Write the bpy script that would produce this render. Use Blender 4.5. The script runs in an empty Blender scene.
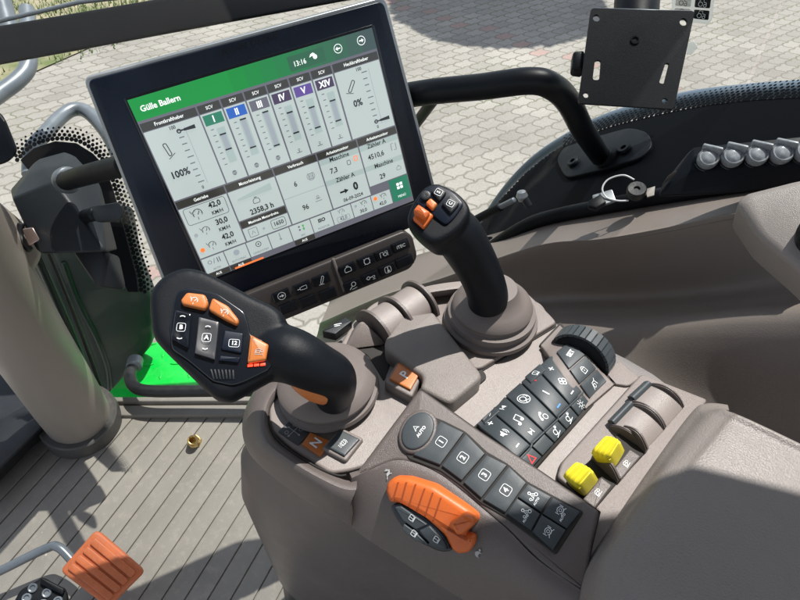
import bpy, bmesh, math, random
from mathutils import Vector as V, Matrix
random.seed(7)
R=math.radians
sc=bpy.context.scene; COL=sc.collection
# ------------------------------------------------------------ camera frame
FP=616.0; AZ=R(52); TL=R(45)
HD=V((math.sin(AZ),math.cos(AZ),0)); RT=V((math.cos(AZ),-math.sin(AZ),0)); ZU=V((0,0,1))
FW=HD*math.cos(TL)-ZU*math.sin(TL); UP=HD*math.sin(TL)+ZU*math.cos(TL); CP=V((0,0,1.1))
SUN_AZ=98.; SUN_EL=67.
SV=V((math.cos(R(SUN_EL))*math.sin(R(SUN_AZ)),math.cos(R(SUN_EL))*math.cos(R(SUN_AZ)),math.sin(R(SUN_EL))))
def ray(p): return FW+RT*((p[0]-400)/FP)-UP*((p[1]-300)/FP)
class Plane:
    def __init__(s,p,n): s.p=V(p); s.n=V(n).normalized()
    def hit(s,p): d=ray(p); return CP+d*((s.p-CP).dot(s.n)/d.dot(s.n))
    def nor(s,q): return s.n
    def lift(s,q): return q-s.n*((q-s.p).dot(s.n))
    def off(s,h): return Plane(s.p+s.n*h,s.n)
class Field:
    def __init__(s,f): s.f=f
    def hit(s,p):
        d=ray(p); z=.63
        for _ in range(30):
            q=CP+d*((z-CP.z)/d.z); z=z*.4+s.f(q.x,q.y)*.6
        return CP+d*((z-CP.z)/d.z)
    def nor(s,q):
        e=.001; return V((-(s.f(q.x+e,q.y)-s.f(q.x-e,q.y))/(2*e),-(s.f(q.x,q.y+e)-s.f(q.x,q.y-e))/(2*e),1)).normalized()
    def lift(s,q): return V((q.x,q.y,s.f(q.x,q.y)))
def Z(z): return Plane((0,0,z),(0,0,1))
def at(x,y,z): return Z(z).hit((x,y))
def depth(x,y,d): return CP+ray((x,y))*d
# ------------------------------------------------------------ materials
M={}
def mat(name,col,rough=.5,metal=0,bump=0,bscale=600,spec=.5,emit=None,es=0,var=0,vscale=8,alpha=None,coat=0,dirt=0):
    m=bpy.data.materials.new(name); m.use_nodes=True; nt=m.node_tree; b=nt.nodes['Principled BSDF']
    b.inputs['Base Color'].default_value=(*col,1); b.inputs['Roughness'].default_value=rough
    b.inputs['Metallic'].default_value=metal; b.inputs['Specular IOR Level'].default_value=spec
    b.inputs['Coat Weight'].default_value=coat
    if emit: b.inputs['Emission Color'].default_value=(*emit,1); b.inputs['Emission Strength'].default_value=es
    tc=nt.nodes.new('ShaderNodeTexCoord'); N=nt.nodes.new; L=nt.links.new
    gm=N('ShaderNodeNewGeometry'); src=gm.outputs['Position']
    if bump:
        n=N('ShaderNodeTexNoise'); n.inputs['Scale'].default_value=bscale; n.inputs['Detail'].default_value=2
        L(src,n.inputs['Vector']); bp=N('ShaderNodeBump'); bp.inputs['Strength'].default_value=bump; bp.inputs['Distance'].default_value=.0006
        L(n.outputs['Fac'],bp.inputs['Height']); L(bp.outputs['Normal'],b.inputs['Normal'])
    if var or dirt:
        n=N('ShaderNodeTexNoise'); n.inputs['Scale'].default_value=vscale; n.inputs['Detail'].default_value=6; n.inputs['Roughness'].default_value=.65
        L(src,n.inputs['Vector']); mp=N('ShaderNodeMapRange'); mp.inputs['From Min'].default_value=.3; mp.inputs['From Max'].default_value=.7
        mp.inputs['To Min'].default_value=1-var; mp.inputs['To Max'].default_value=1+var; L(n.outputs['Fac'],mp.inputs['Value'])
        mx=N('ShaderNodeMix'); mx.data_type='RGBA'; mx.blend_type='MULTIPLY'; mx.inputs['Factor'].default_value=1
        mx.inputs['A'].default_value=(*col,1); L(mp.outputs['Result'],mx.inputs['B']); out=mx.outputs['Result']
        if dirt:
            n2=N('ShaderNodeTexNoise'); n2.inputs['Scale'].default_value=vscale*9; n2.inputs['Detail'].default_value=8; n2.inputs['Roughness'].default_value=.75
            L(src,n2.inputs['Vector']); m2=N('ShaderNodeMapRange'); m2.inputs['From Min'].default_value=.52; m2.inputs['From Max'].default_value=.75
            m2.inputs['To Max'].default_value=dirt; L(n2.outputs['Fac'],m2.inputs['Value'])
            x2=N('ShaderNodeMix'); x2.data_type='RGBA'; L(m2.outputs['Result'],x2.inputs['Factor']); L(out,x2.inputs['A']); x2.inputs['B'].default_value=(.42,.37,.31,1); out=x2.outputs['Result']
        L(out,b.inputs['Base Color'])
        mr=N('ShaderNodeMapRange'); mr.inputs['From Min'].default_value=.3; mr.inputs['From Max'].default_value=.7
        mr.inputs['To Min'].default_value=max(.05,rough-.1); mr.inputs['To Max'].default_value=min(1,rough+.1); L(n.outputs['Fac'],mr.inputs['Value']); L(mr.outputs['Result'],b.inputs['Roughness'])
    M[name]=m; return m
mat('tan',(.185,.157,.143),.42,bump=.7,bscale=1500,var=.05,dirt=.06)
mat('tan_shell',(.108,.090,.083),.36,bump=.6,bscale=1500,var=.06,dirt=.05)
mat('tan_pale',(.235,.205,.188),.38,bump=.6,bscale=1500,var=.05,dirt=.06)
mat('fender_tan',(.205,.172,.152),.5,bump=.4,bscale=900,var=.06,vscale=6,dirt=.05)
mat('boot',(.135,.113,.102),.55,bump=.2,bscale=900,var=.08,vscale=20)
mat('pad',(.19,.168,.152),.48,bump=1.0,bscale=700,var=.06,vscale=12)
mat('lid',(.185,.163,.148),.46,bump=1.0,bscale=1100,var=.05)
mat('lower',(.10,.088,.083),.42,bump=.3,bscale=900,var=.08,dirt=.06)
mat('mat_grey',(.245,.225,.195),.75,bump=.5,bscale=300,var=.16,vscale=7,dirt=.5)
mat('sill',(.23,.21,.185),.6,bump=.3,var=.15,dirt=.3)
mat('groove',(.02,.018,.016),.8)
mat('black',(.0045,.006,.008),.4,bump=.25,bscale=1300,var=.1,spec=.2)
mat('soft_black',(.004,.0055,.008),.46,bump=.3,bscale=1800,var=.1,spec=.17)
mat('gloss_black',(.006,.008,.012),.16)
mat('bezel',(.005,.009,.018),.3,var=.1,spec=.3)
mat('button',(.036,.045,.050),.48,bump=.2,bscale=1500,var=.08,dirt=.03)
mat('button_edge',(.06,.07,.075),.3)
mat('print',(.75,.78,.78),.5)
mat('print_dim',(.35,.37,.37),.5)
mat('red',(.8,.03,.03),.5)
mat('blue',(.05,.25,.8),.5)
mat('red_led',(.8,.03,.02),.4,emit=(1,.05,.02),es=2.0)
mat('orange',(.56,.115,.018),.42,bump=.2,var=.05)
mat('orange_key',(.48,.15,.035),.4,var=.04)
mat('pedal_orange',(.52,.13,.04),.55,bump=.3,bscale=300,var=.12,vscale=30,dirt=.35)
mat('yellow',(.66,.56,.025),.42,bump=.15,var=.04)
mat('silver',(.30,.32,.33),.35,metal=.6,var=.05)
mat('copper_clip',(.45,.33,.29),.3,metal=.85)
mat('brass',(.62,.43,.17),.3,metal=1,var=.2,vscale=90,dirt=.15)
mat('rail_grey',(.16,.18,.20),.34,metal=.3,var=.12,vscale=20)
mat('housing_grey',(.015,.018,.021),.42,bump=.3,bscale=900,var=.1,spec=.3); mat('mid_grey',(.055,.056,.06),.4)
mat('column_tan',(.27,.235,.20),.45,bump=.2,var=.05)
mat('collar_grey',(.075,.072,.067),.6,bump=.3,var=.15,dirt=.15)
mat('frame_black',(.004,.005,.007),.5,spec=.12)
mat('green_paint',(.0,.46,.045),.35,var=.12,vscale=10,dirt=.12)
mat('green_dark',(.006,.024,.02),.45,var=.2,vscale=6)
mat('scratch_grey',(.35,.38,.38),.5)
mat('clear_cap',(.24,.26,.28),.22,var=.25,vscale=250)
mat('cap_inner',(.18,.2,.23),.3)
mat('lip',(.10,.135,.175),.4,var=.05); mat('frit',(.0015,.002,.003),.6,spec=.06); mat('strip_brown',(.062,.052,.049),.4,bump=.2); mat('groove_orange',(.30,.055,.008),.6); mat('gap_dark',(.05,.045,.04),.8)
mat('white_plastic',(.75,.76,.75),.4)
mat('rubber',(.010,.011,.012),.5,bump=.3,bscale=400,var=.2,vscale=50)
mat('roof_liner',(.2,.19,.18),.8)
mat('bark',(.09,.065,.05),.9,bump=.6,bscale=40,var=.3)
mat('leaf',(.05,.09,.025),.6)
# screen materials (the lit panel gives off light)
HG=10
def scr(n,c,s=1.0,r=.12): mat('scr_'+n,tuple(x*.25 for x in c),r,emit=c,es=s)
scr('bg',(.53,.61,.59),.60); scr('green',(.0,.24,.035),.75); scr('green2',(.02,.10,.05),.8); scr('cap',(.045,.045,.04),.6)
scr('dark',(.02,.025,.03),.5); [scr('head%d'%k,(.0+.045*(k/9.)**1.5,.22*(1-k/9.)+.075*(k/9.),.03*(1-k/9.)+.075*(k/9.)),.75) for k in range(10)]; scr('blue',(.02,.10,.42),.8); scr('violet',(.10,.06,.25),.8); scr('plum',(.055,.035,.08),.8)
scr('grey',(.32,.36,.40),.7); scr('mid',(.13,.13,.16),.7); scr('text',(.85,.9,.88),.9); scr('orange',(.9,.18,.03),.9); scr('bar',(.42,.52,.50),.6); scr('menu',(.02,.17,.10),.8); scr('lime',(.05,.4,.08),.8)
# glass
def glassmat(name,tint,fac):
    m=bpy.data.materials.new(name); m.use_nodes=True; nt=m.node_tree; nt.nodes.clear(); N=nt.nodes.new; L=nt.links.new
    o=N('ShaderNodeOutputMaterial'); t=N('ShaderNodeBsdfTransparent'); t.inputs[0].default_value=(*tint,1)
    g=N('ShaderNodeBsdfGlossy'); g.inputs['Roughness'].default_value=.02; fr=N('ShaderNodeLayerWeight'); pw=N('ShaderNodeMath'); pw.operation='POWER'; pw.inputs[1].default_value=5; L(fr.outputs['Facing'],pw.inputs[0])
    mu=N('ShaderNodeMath'); mu.operation='MULTIPLY_ADD'; mu.inputs[1].default_value=fac; mu.inputs[2].default_value=.02; L(pw.outputs[0],mu.inputs[0])
    x=N('ShaderNodeMixShader'); L(mu.outputs[0],x.inputs[0]); L(t.outputs[0],x.inputs[1]); L(g.outputs[0],x.inputs[2]); L(x.outputs[0],o.inputs[0]); M[name]=m
glassmat('glass',(.97,.985,.975),.8)
mat('vinyl',(.8,.8,.78),.5); _v=M['vinyl'].node_tree; _t=_v.nodes.new('ShaderNodeBsdfTranslucent'); _t.inputs[0].default_value=(.8,.8,.78,1); _m=_v.nodes.new('ShaderNodeMixShader'); _m.inputs[0].default_value=.6; _o=_v.nodes['Material Output']; _v.links.new(_v.nodes['Principled BSDF'].outputs[0],_m.inputs[1]); _v.links.new(_t.outputs[0],_m.inputs[2]); _v.links.new(_m.outputs[0],_o.inputs[0])
# paving
def paving():
    m=bpy.data.materials.new('paving'); m.use_nodes=True; nt=m.node_tree; b=nt.nodes['Principled BSDF']; N=nt.nodes.new; L=nt.links.new
    def ma(op,a,b_=None,c=None):
        n=N('ShaderNodeMath'); n.operation=op
        for i,v in enumerate((a,b_,c)):
            if v is None: continue
            if isinstance(v,(int,float)): n.inputs[i].default_value=v
            else: L(v,n.inputs[i])
        return n.outputs[0]
    g=N('ShaderNodeNewGeometry'); s=N('ShaderNodeSeparateXYZ'); L(g.outputs['Position'],s.inputs[0])
    ca,sa=PAVE_DIR
    x,y=s.outputs[0],s.outputs[1]
    u=ma('ADD',ma('MULTIPLY',x,ca),ma('MULTIPLY',y,sa)); v=ma('SUBTRACT',ma('MULTIPLY',y,ca),ma('MULTIPLY',x,sa))
    v=ma('SUBTRACT',v,PAVE_V0); 
    H=.116; W=.178
    # zig-zag joints
    vv=ma('ADD',v,ma('MULTIPLY',ma('SUBTRACT',ma('PINGPONG',ma('ADD',u,40.0),W/4),W/8),.34))
    row=ma('FLOOR',ma('DIVIDE',vv,H)); fv=ma('FRACT',ma('ADD',ma('DIVIDE',vv,H),1000))
    uu=ma('ADD',u,ma('MULTIPLY',ma('SUBTRACT',ma('PINGPONG',ma('ADD',v,40.0),H/2),H/4),.55))
    uo=ma('ADD',ma('DIVIDE',uu,W),ma('MULTIPLY',ma('MODULO',ma('ADD',row,1000),2),.5))
    colm=ma('FLOOR',uo); fu=ma('FRACT',ma('ADD',uo,1000))
    du=ma('MULTIPLY',ma('MINIMUM',fu,ma('SUBTRACT',1,fu)),W); dv=ma('MULTIPLY',ma('MINIMUM',fv,ma('SUBTRACT',1,fv)),H)
    d=ma('MINIMUM',du,dv)
    nz=N('ShaderNodeTexNoise'); nz.inputs['Scale'].default_value=9; nz.inputs['Detail'].default_value=5; L(g.outputs['Position'],nz.inputs['Vector'])
    dd=ma('SUBTRACT',d,ma('MULTIPLY',ma('SUBTRACT',nz.outputs['Fac'],.4),.012))
    mp=N('ShaderNodeMapRange'); mp.inputs['From Min'].default_value=-.001; mp.inputs['From Max'].default_value=.010; L(dd,mp.inputs['Value'])
    cb=N('ShaderNodeCombineXYZ'); L(row,cb.inputs[0]); L(colm,cb.inputs[1]); wn=N('ShaderNodeTexWhiteNoise'); wn.noise_dimensions='2D'; L(cb.outputs[0],wn.inputs['Vector'])
    cr=N('ShaderNodeValToRGB'); e=cr.color_ramp.elements; e[0].color=(.265,.245,.218,1); e[1].color=(.325,.302,.27,1); L(wn.outputs['Value'],cr.inputs[0])
    ngr=N('ShaderNodeTexNoise'); ngr.inputs['Scale'].default_value=60; ngr.inputs['Detail'].default_value=6; L(g.outputs['Position'],ngr.inputs['Vector'])
    mg=N('ShaderNodeMapRange'); mg.inputs['To Min'].default_value=.75; mg.inputs['To Max'].default_value=1.2; L(ngr.outputs['Fac'],mg.inputs['Value'])
    nst=N('ShaderNodeTexNoise'); nst.inputs['Scale'].default_value=1.1; nst.inputs['Detail'].default_value=4; L(g.outputs['Position'],nst.inputs['Vector'])
    ms=N('ShaderNodeMapRange'); ms.inputs['From Min'].default_value=.3; ms.inputs['From Max'].default_value=.7; ms.inputs['To Min'].default_value=.78; ms.inputs['To Max'].default_value=1.08; L(nst.outputs['Fac'],ms.inputs['Value'])
    bu=ma('MULTIPLY',ma('SUBTRACT',ma('ADD',colm,.5),ma('MULTIPLY',ma('MODULO',ma('ADD',row,1000),2),.5)),W); bv=ma('MULTIPLY',ma('ADD',row,.5),H)
    bx=ma('SUBTRACT',ma('MULTIPLY',bu,ca),ma('MULTIPLY',bv,sa)); by=ma('ADD',ma('MULTIPLY',bu,sa),ma('MULTIPLY',bv,ca))
    ds=ma('ABSOLUTE',ma('SUBTRACT',ma('SUBTRACT',ma('MULTIPLY',by,PINK[0]),ma('MULTIPLY',bx,PINK[1])),PINK[2]))
    pk=ma('MULTIPLY',ma('LESS_THAN',ds,.085),ma('COMPARE',ma('MODULO',ma('ADD',row,1000),2),0,.4))
    pk=ma('ADD',pk,ma('GREATER_THAN',wn.outputs['Value'],.9995)); pk=ma('MINIMUM',pk,1)
    mx=N('ShaderNodeMix'); mx.data_type='RGBA'; L(pk,mx.inputs['Factor']); L(cr.outputs[0],mx.inputs['A']); mx.inputs['B'].default_value=(.32,.225,.20,1)
    m2=N('ShaderNodeMix'); m2.data_type='RGBA'; m2.blend_type='MULTIPLY'; m2.inputs['Factor'].default_value=1; L(mx.outputs['Result'],m2.inputs['A']); L(ma('MULTIPLY',mg.outputs[0],ms.outputs[0]),m2.inputs['B'])
    nj=N('ShaderNodeTexNoise'); nj.inputs['Scale'].default_value=.8; L(g.outputs['Position'],nj.inputs['Vector'])
    cj=N('ShaderNodeValToRGB'); e=cj.color_ramp.elements; e[0].position=.45; e[0].color=(.19,.17,.14,1); e[1].position=.65; e[1].color=(.14,.15,.08,1); L(nj.outputs['Fac'],cj.inputs[0])
    m3=N('ShaderNodeMix'); m3.data_type='RGBA'; L(mp.outputs[0],m3.inputs['Factor']); L(cj.outputs[0],m3.inputs['A']); L(m2.outputs['Result'],m3.inputs['B'])
    L(m3.outputs['Result'],b.inputs['Base Color']); b.inputs['Roughness'].default_value=.85
    bp=N('ShaderNodeBump'); bp.inputs['Strength'].default_value=.6; bp.inputs['Distance'].default_value=.012
    L(ma('ADD',mp.outputs[0],ma('MULTIPLY',ngr.outputs['Fac'],.4)),bp.inputs['Height']); L(bp.outputs[0],b.inputs['Normal'])
    M['paving']=m
GZ=-1.3
_a=at(400,5,GZ); _b=at(560,55,GZ); _d=(_b-_a).normalized()
_p=_d; _e=(at(560,137,GZ)-at(433,193,GZ)).normalized(); PAVE_DIR=(_e.x,_e.y); PAVE_V0=0.0
PINK=(_p.x,_p.y,_a.y*_p.x-_a.x*_p.y)
paving()
# ------------------------------------------------------------ object helpers
def root(name,label,cat,loc,group=None):
    o=bpy.data.objects.new(name,None); COL.objects.link(o); o.location=loc; o['label']=label; o['category']=cat
    o.empty_display_size=.02
    if group: o['group']=group
    return o
def wloc(o):
    l=V(o.location)
    while o.parent: o=o.parent; l+=V(o.location)
    return l
def link(name,me,mats,parent=None,smooth=True,label=None):
    if not isinstance(mats,(list,tuple)): mats=[mats]
    for m in mats: me.materials.append(M[m])
    n=len(me.vertices)
    c=V((0,0,0))
    if n:
        lo=V([min(v.co[i] for v in me.vertices) for i in range(3)]); hi=V([max(v.co[i] for v in me.vertices) for i in range(3)]); c=(lo+hi)/2
    me.transform(Matrix.Translation(-c))
    o=bpy.data.objects.new(name,me); COL.objects.link(o); o.location=c
    if parent: o.parent=parent; o.location=c-wloc(parent)
    if label: o['label']=label
    if smooth:
        for p in me.polygons: p.use_smooth=True
        try: me.set_sharp_from_angle(angle=R(38))
        except Exception: pass
    return o
def tag(o,label,cat,group=None): o['label']=label; o['category']=cat; 
def fin(name,bm,mats,parent=None,smooth=True,label=None):
    bmesh.ops.recalc_face_normals(bm,faces=bm.faces[:]) if not getattr(fin,'skip',False) else None
    me=bpy.data.meshes.new(name); bm.to_mesh(me); bm.free()
    return link(name,me,mats,parent,smooth,label)
def rnd(pts,r,n=5):
    out=[];k=len(pts)
    for i in range(k):
        a,b,c=V(pts[i-1]),V(pts[i]),V(pts[(i+1)%k])
        rr=r[i] if isinstance(r,(list,tuple)) else r
        da,dc=(a-b),(c-b); t=min(rr,da.length*.45,dc.length*.45)
        p,q=b+da.normalized()*t,b+dc.normalized()*t
        for j in range(n+1):
            s=j/n; out.append(tuple(p*(1-s)**2+b*2*s*(1-s)+q*s*s))
    return out
def spl(pts,n=6,closed=False):
    out=[];k=len(pts); P=[V(p) for p in pts]
    for i in range(k if closed else k-1):
        if closed: a,b,c,d=P[i-1],P[i],P[(i+1)%k],P[(i+2)%k]
        else: a,b,c,d=P[max(i-1,0)],P[i],P[i+1],P[min(i+2,k-1)]
        for j in range(n):
            t=j/n; out.append(.5*((2*b)+(c-a)*t+(2*a-5*b+4*c-d)*t*t+(3*b-a-3*c+d)*t**3))
    if not closed: out.append(P[-1].copy())
    return out
def ring(bm,pts): return [bm.verts.new(p) for p in pts]
def bridge(bm,a,b,mi=0,closed=True):
    n=len(a)
    for i in range(n if closed else n-1):
        try: f=bm.faces.new((a[i],a[(i+1)%n],b[(i+1)%n],b[i])); f.material_index=mi
        except ValueError: pass
def cap(bm,r,mi=0):
    try: f=bm.faces.new(r); f.material_index=mi; return f
    except ValueError: return None
def inset2(pts3,n,d):
    "inset a roughly planar loop by d"
    k=len(pts3); out=[]
    c=sum(pts3,V((0,0,0)))/k
    area=V((0,0,0))
    for i in range(k): area+=(pts3[i]-c).cross(pts3[(i+1)%k]-c)
    s=1 if area.dot(n)>0 else -1
    for i in range(k):
        e1=pts3[i]-pts3[i-1]; e2=pts3[(i+1)%k]-pts3[i]
        if e1.length<1e-7: e1=e2
        if e2.length<1e-7: e2=e1
        m1=n.cross(e1.normalized())*s; m2=n.cross(e2.normalized())*s; m=(m1+m2)
        if m.length<1e-6: m=m1
        m.normalize(); co=max(.5,m.dot(m1)); out.append(pts3[i]+m*(d/co))
    return out
def plate_bm(bm,pts,surf,h=0,th=.005,bev=.001,mi=0,raw3=None,bottom=True):
    P=raw3 if raw3 else [surf.hit(p) for p in pts]
    n=surf.nor(sum(P,V((0,0,0)))/len(P))
    N_=[surf.nor(p) for p in P]
    base=[p+m*(h-th) for p,m in zip(P,N_)]; rings=[ring(bm,base)]
    S=3
    for j in range(S+1):
        a=j/S*math.pi/2; ins=bev*(1-math.cos(a)); up=bev*(1-math.sin(a))
        q=inset2(P,n,ins) if ins>0 else P
        rings.append(ring(bm,[p+m*(h-up) for p,m in zip(q,N_)]))
    for a,b in zip(rings,rings[1:]): bridge(bm,a,b,mi)
    f=cap(bm,rings[-1],mi)
    if bottom: cap(bm,rings[0][::-1],mi)
    if f and len(rings[-1])>4: bmesh.ops.triangulate(bm,faces=[f])
    return rings
def plate(name,pts,surf,h=0,th=.005,bev=.001,m='tan',parent=None,r=0,label=None,n=5):
    bm=bmesh.new()
    if r: pts=rnd(pts,r,n)
    plate_bm(bm,pts,surf,h,th,bev)
    return fin(name,bm,m,parent,label=label)
def bil(q,u,v):
    a,b,c,d=[V(x) for x in q]   # a=u0v0 b=u1v0 c=u1v1 d=u0v1
    return (a*(1-u)+b*u)*(1-v)+(d*(1-u)+c*u)*v
def sub(q,u0,u1,v0,v1): return [tuple(bil(q,u0,v0)),tuple(bil(q,u1,v0)),tuple(bil(q,u1,v1)),tuple(bil(q,u0,v1))]
def qpad_bm(bm,q,surf,h,th=.004,e=.06,nu=3,nv=6,mi=0,bulge=0,dish=0):
    us=[0,0,e*.35,e]+[e+(1-2*e)*i/nu for i in range(1,nu)]+[1-e,1-e*.35,1,1]
    vs=[0,0,e*.35,e]+[e+(1-2*e)*i/nv for i in range(1,nv)]+[1-e,1-e*.35,1,1]
    g=[]
    b=min(h+th,.0006)
    for j,v in enumerate(vs):
        row=[]
        for i,u in enumerate(us):
            rg=min(i,j,len(us)-1-i,len(vs)-1-j)
            hh={0:-th,1:h-b,2:h-b*.25}.get(rg,h)
            p=surf.hit(bil(q,u,v)); hh+= (bulge-dish)*math.sin(math.pi*v)*math.sin(math.pi*u) if rg>2 else 0
            row.append(bm.verts.new(p+surf.nor(p)*hh))
        g.append(row)
    for j in range(len(vs)-1):
        for i in range(len(us)-1):
            f=bm.faces.new((g[j][i],g[j][i+1],g[j+1][i+1],g[j+1][i])); f.material_index=mi
def solid_patch(name,rows,m,parent=None,th=.004,nu=5,nv=4,label=None,lin=False):
    "rows: list of lists of 3D points; smooth surface with thickness"
    rr=[spl(r,nu) for r in rows]; k=len(rr[0]); cols=[spl([r[i] for r in rr],nv) for i in range(k)]
    bm=bmesh.new(); g=[[bm.verts.new(p) for p in c] for c in cols]
    for i in range(k-1):
        for j in range(len(g[0])-1): bm.faces.new((g[i][j],g[i+1][j],g[i+1][j+1],g[i][j+1]))
    bm.normal_update()
    # make normals face the cab (camera side)
    s=sum(f.normal.dot(CP-f.calc_center_median()) for f in bm.faces)
    if s<0: bmesh.ops.reverse_faces(bm,faces=bm.faces[:])
    bm.normal_update()
    top=[v for v in bm.verts]; nm={v:v.normal.copy() for v in top}; low={v:bm.verts.new(v.co-nm[v]*th) for v in top}
    fs=bm.faces[:]; be=[e for e in bm.edges if e.is_boundary]
    for f in fs: bm.faces.new([low[v] for v in reversed(f.verts)])
    for e in be: bm.faces.new((e.verts[0],e.verts[1],low[e.verts[1]],low[e.verts[0]]))
    return fin(name,bm,m,parent,label=label)
def frame_from(d):
    d=d.normalized(); a=V((0,0,1)) if abs(d.z)<.9 else V((1,0,0)); x=a.cross(d).normalized(); return x,d.cross(x)
def tube_bm(bm,pts,rad,seg=16,mi=0,asp=1,ref=None,round_end=True):
    if not isinstance(rad,(list,tuple)): rad=[rad]*len(pts)
    n=len(pts); x=None; rings=[]
    for i,p in enumerate(pts):
        d=(pts[min(i+1,n-1)]-pts[max(i-1,0)]).normalized()
        if x is None: x=(ref if ref else frame_from(d)[0])
        x=(x-d*x.dot(d)).normalized(); y=d.cross(x)
        def rg(c,r): return ring(bm,[c+x*math.cos(t)*r*asp+y*math.sin(t)*r for t in [2*math.pi*k/seg for k in range(seg)]])
        if i==0 and round_end: rings+= [rg(p-d*rad[0]*.30,rad[0]*.6),rg(p-d*rad[0]*.15,rad[0]*.88)]
        rings.append(rg(p,rad[i]))
        if i==n-1 and round_end: rings+= [rg(p+d*rad[i]*.15,rad[i]*.88),rg(p+d*rad[i]*.30,rad[i]*.6)]
    for a,b in zip(rings,rings[1:]): bridge(bm,a,b,mi)
    cap(bm,rings[0][::-1],mi); cap(bm,rings[-1],mi)
def tube(name,pts,rad,m,parent=None,n=8,seg=16,label=None,asp=1,ref=None):
    if n>1:
        if isinstance(rad,(list,tuple)):
            rs=[v.x for v in spl([V((r,0,0)) for r in rad],n)]
        else: rs=rad
        pts=spl(pts,n); rad=rs
    bm=bmesh.new(); tube_bm(bm,pts,rad,seg,asp=asp,ref=ref); return fin(name,bm,m,parent,label=label)
def lathe_bm(bm,c,axis,prof,seg=40,mi=0,cape=True):
    axis=V(axis).normalized(); x,y=frame_from(axis); rings=[]
    for r,h in prof:
        rings.append(ring(bm,[V(c)+axis*h+(x*math.cos(t)+y*math.sin(t))*max(r,1e-5) for t in [2*math.pi*k/seg for k in range(seg)]]))
    for a,b in zip(rings,rings[1:]): bridge(bm,a,b,mi)
    if cape: cap(bm,rings[0][::-1],mi); cap(bm,rings[-1],mi)
def lathe(name,c,axis,prof,m,parent=None,seg=40,label=None):
    bm=bmesh.new(); lathe_bm(bm,c,axis,prof,seg); return fin(name,bm,m,parent,label=label)
def hull(name,pts,m,parent=None,bev=.003,label=None,seg=3):
    bm=bmesh.new()
    for p in pts: bm.verts.new(p)
    r=bmesh.ops.convex_hull(bm,input=bm.verts[:])
    junk=list({g for g in r['geom_interior']+r['geom_unused'] if isinstance(g,bmesh.types.BMVert)})
    if junk: bmesh.ops.delete(bm,geom=junk,context='VERTS')
    bmesh.ops.dissolve_limit(bm,angle_limit=R(4),verts=bm.verts[:],edges=bm.edges[:])
    if bev: bmesh.ops.bevel(bm,geom=bm.edges[:],offset=bev,segments=seg,affect='EDGES',profile=.5,clamp_overlap=True)
    return fin(name,bm,m,parent,label=label)
def obox(c,ax,ay,az,sx,sy,sz):
    return [c+ax*(i*sx/2)+ay*(j*sy/2)+az*(k*sz/2) for i in(-1,1) for j in(-1,1) for k in(-1,1)]
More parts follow.
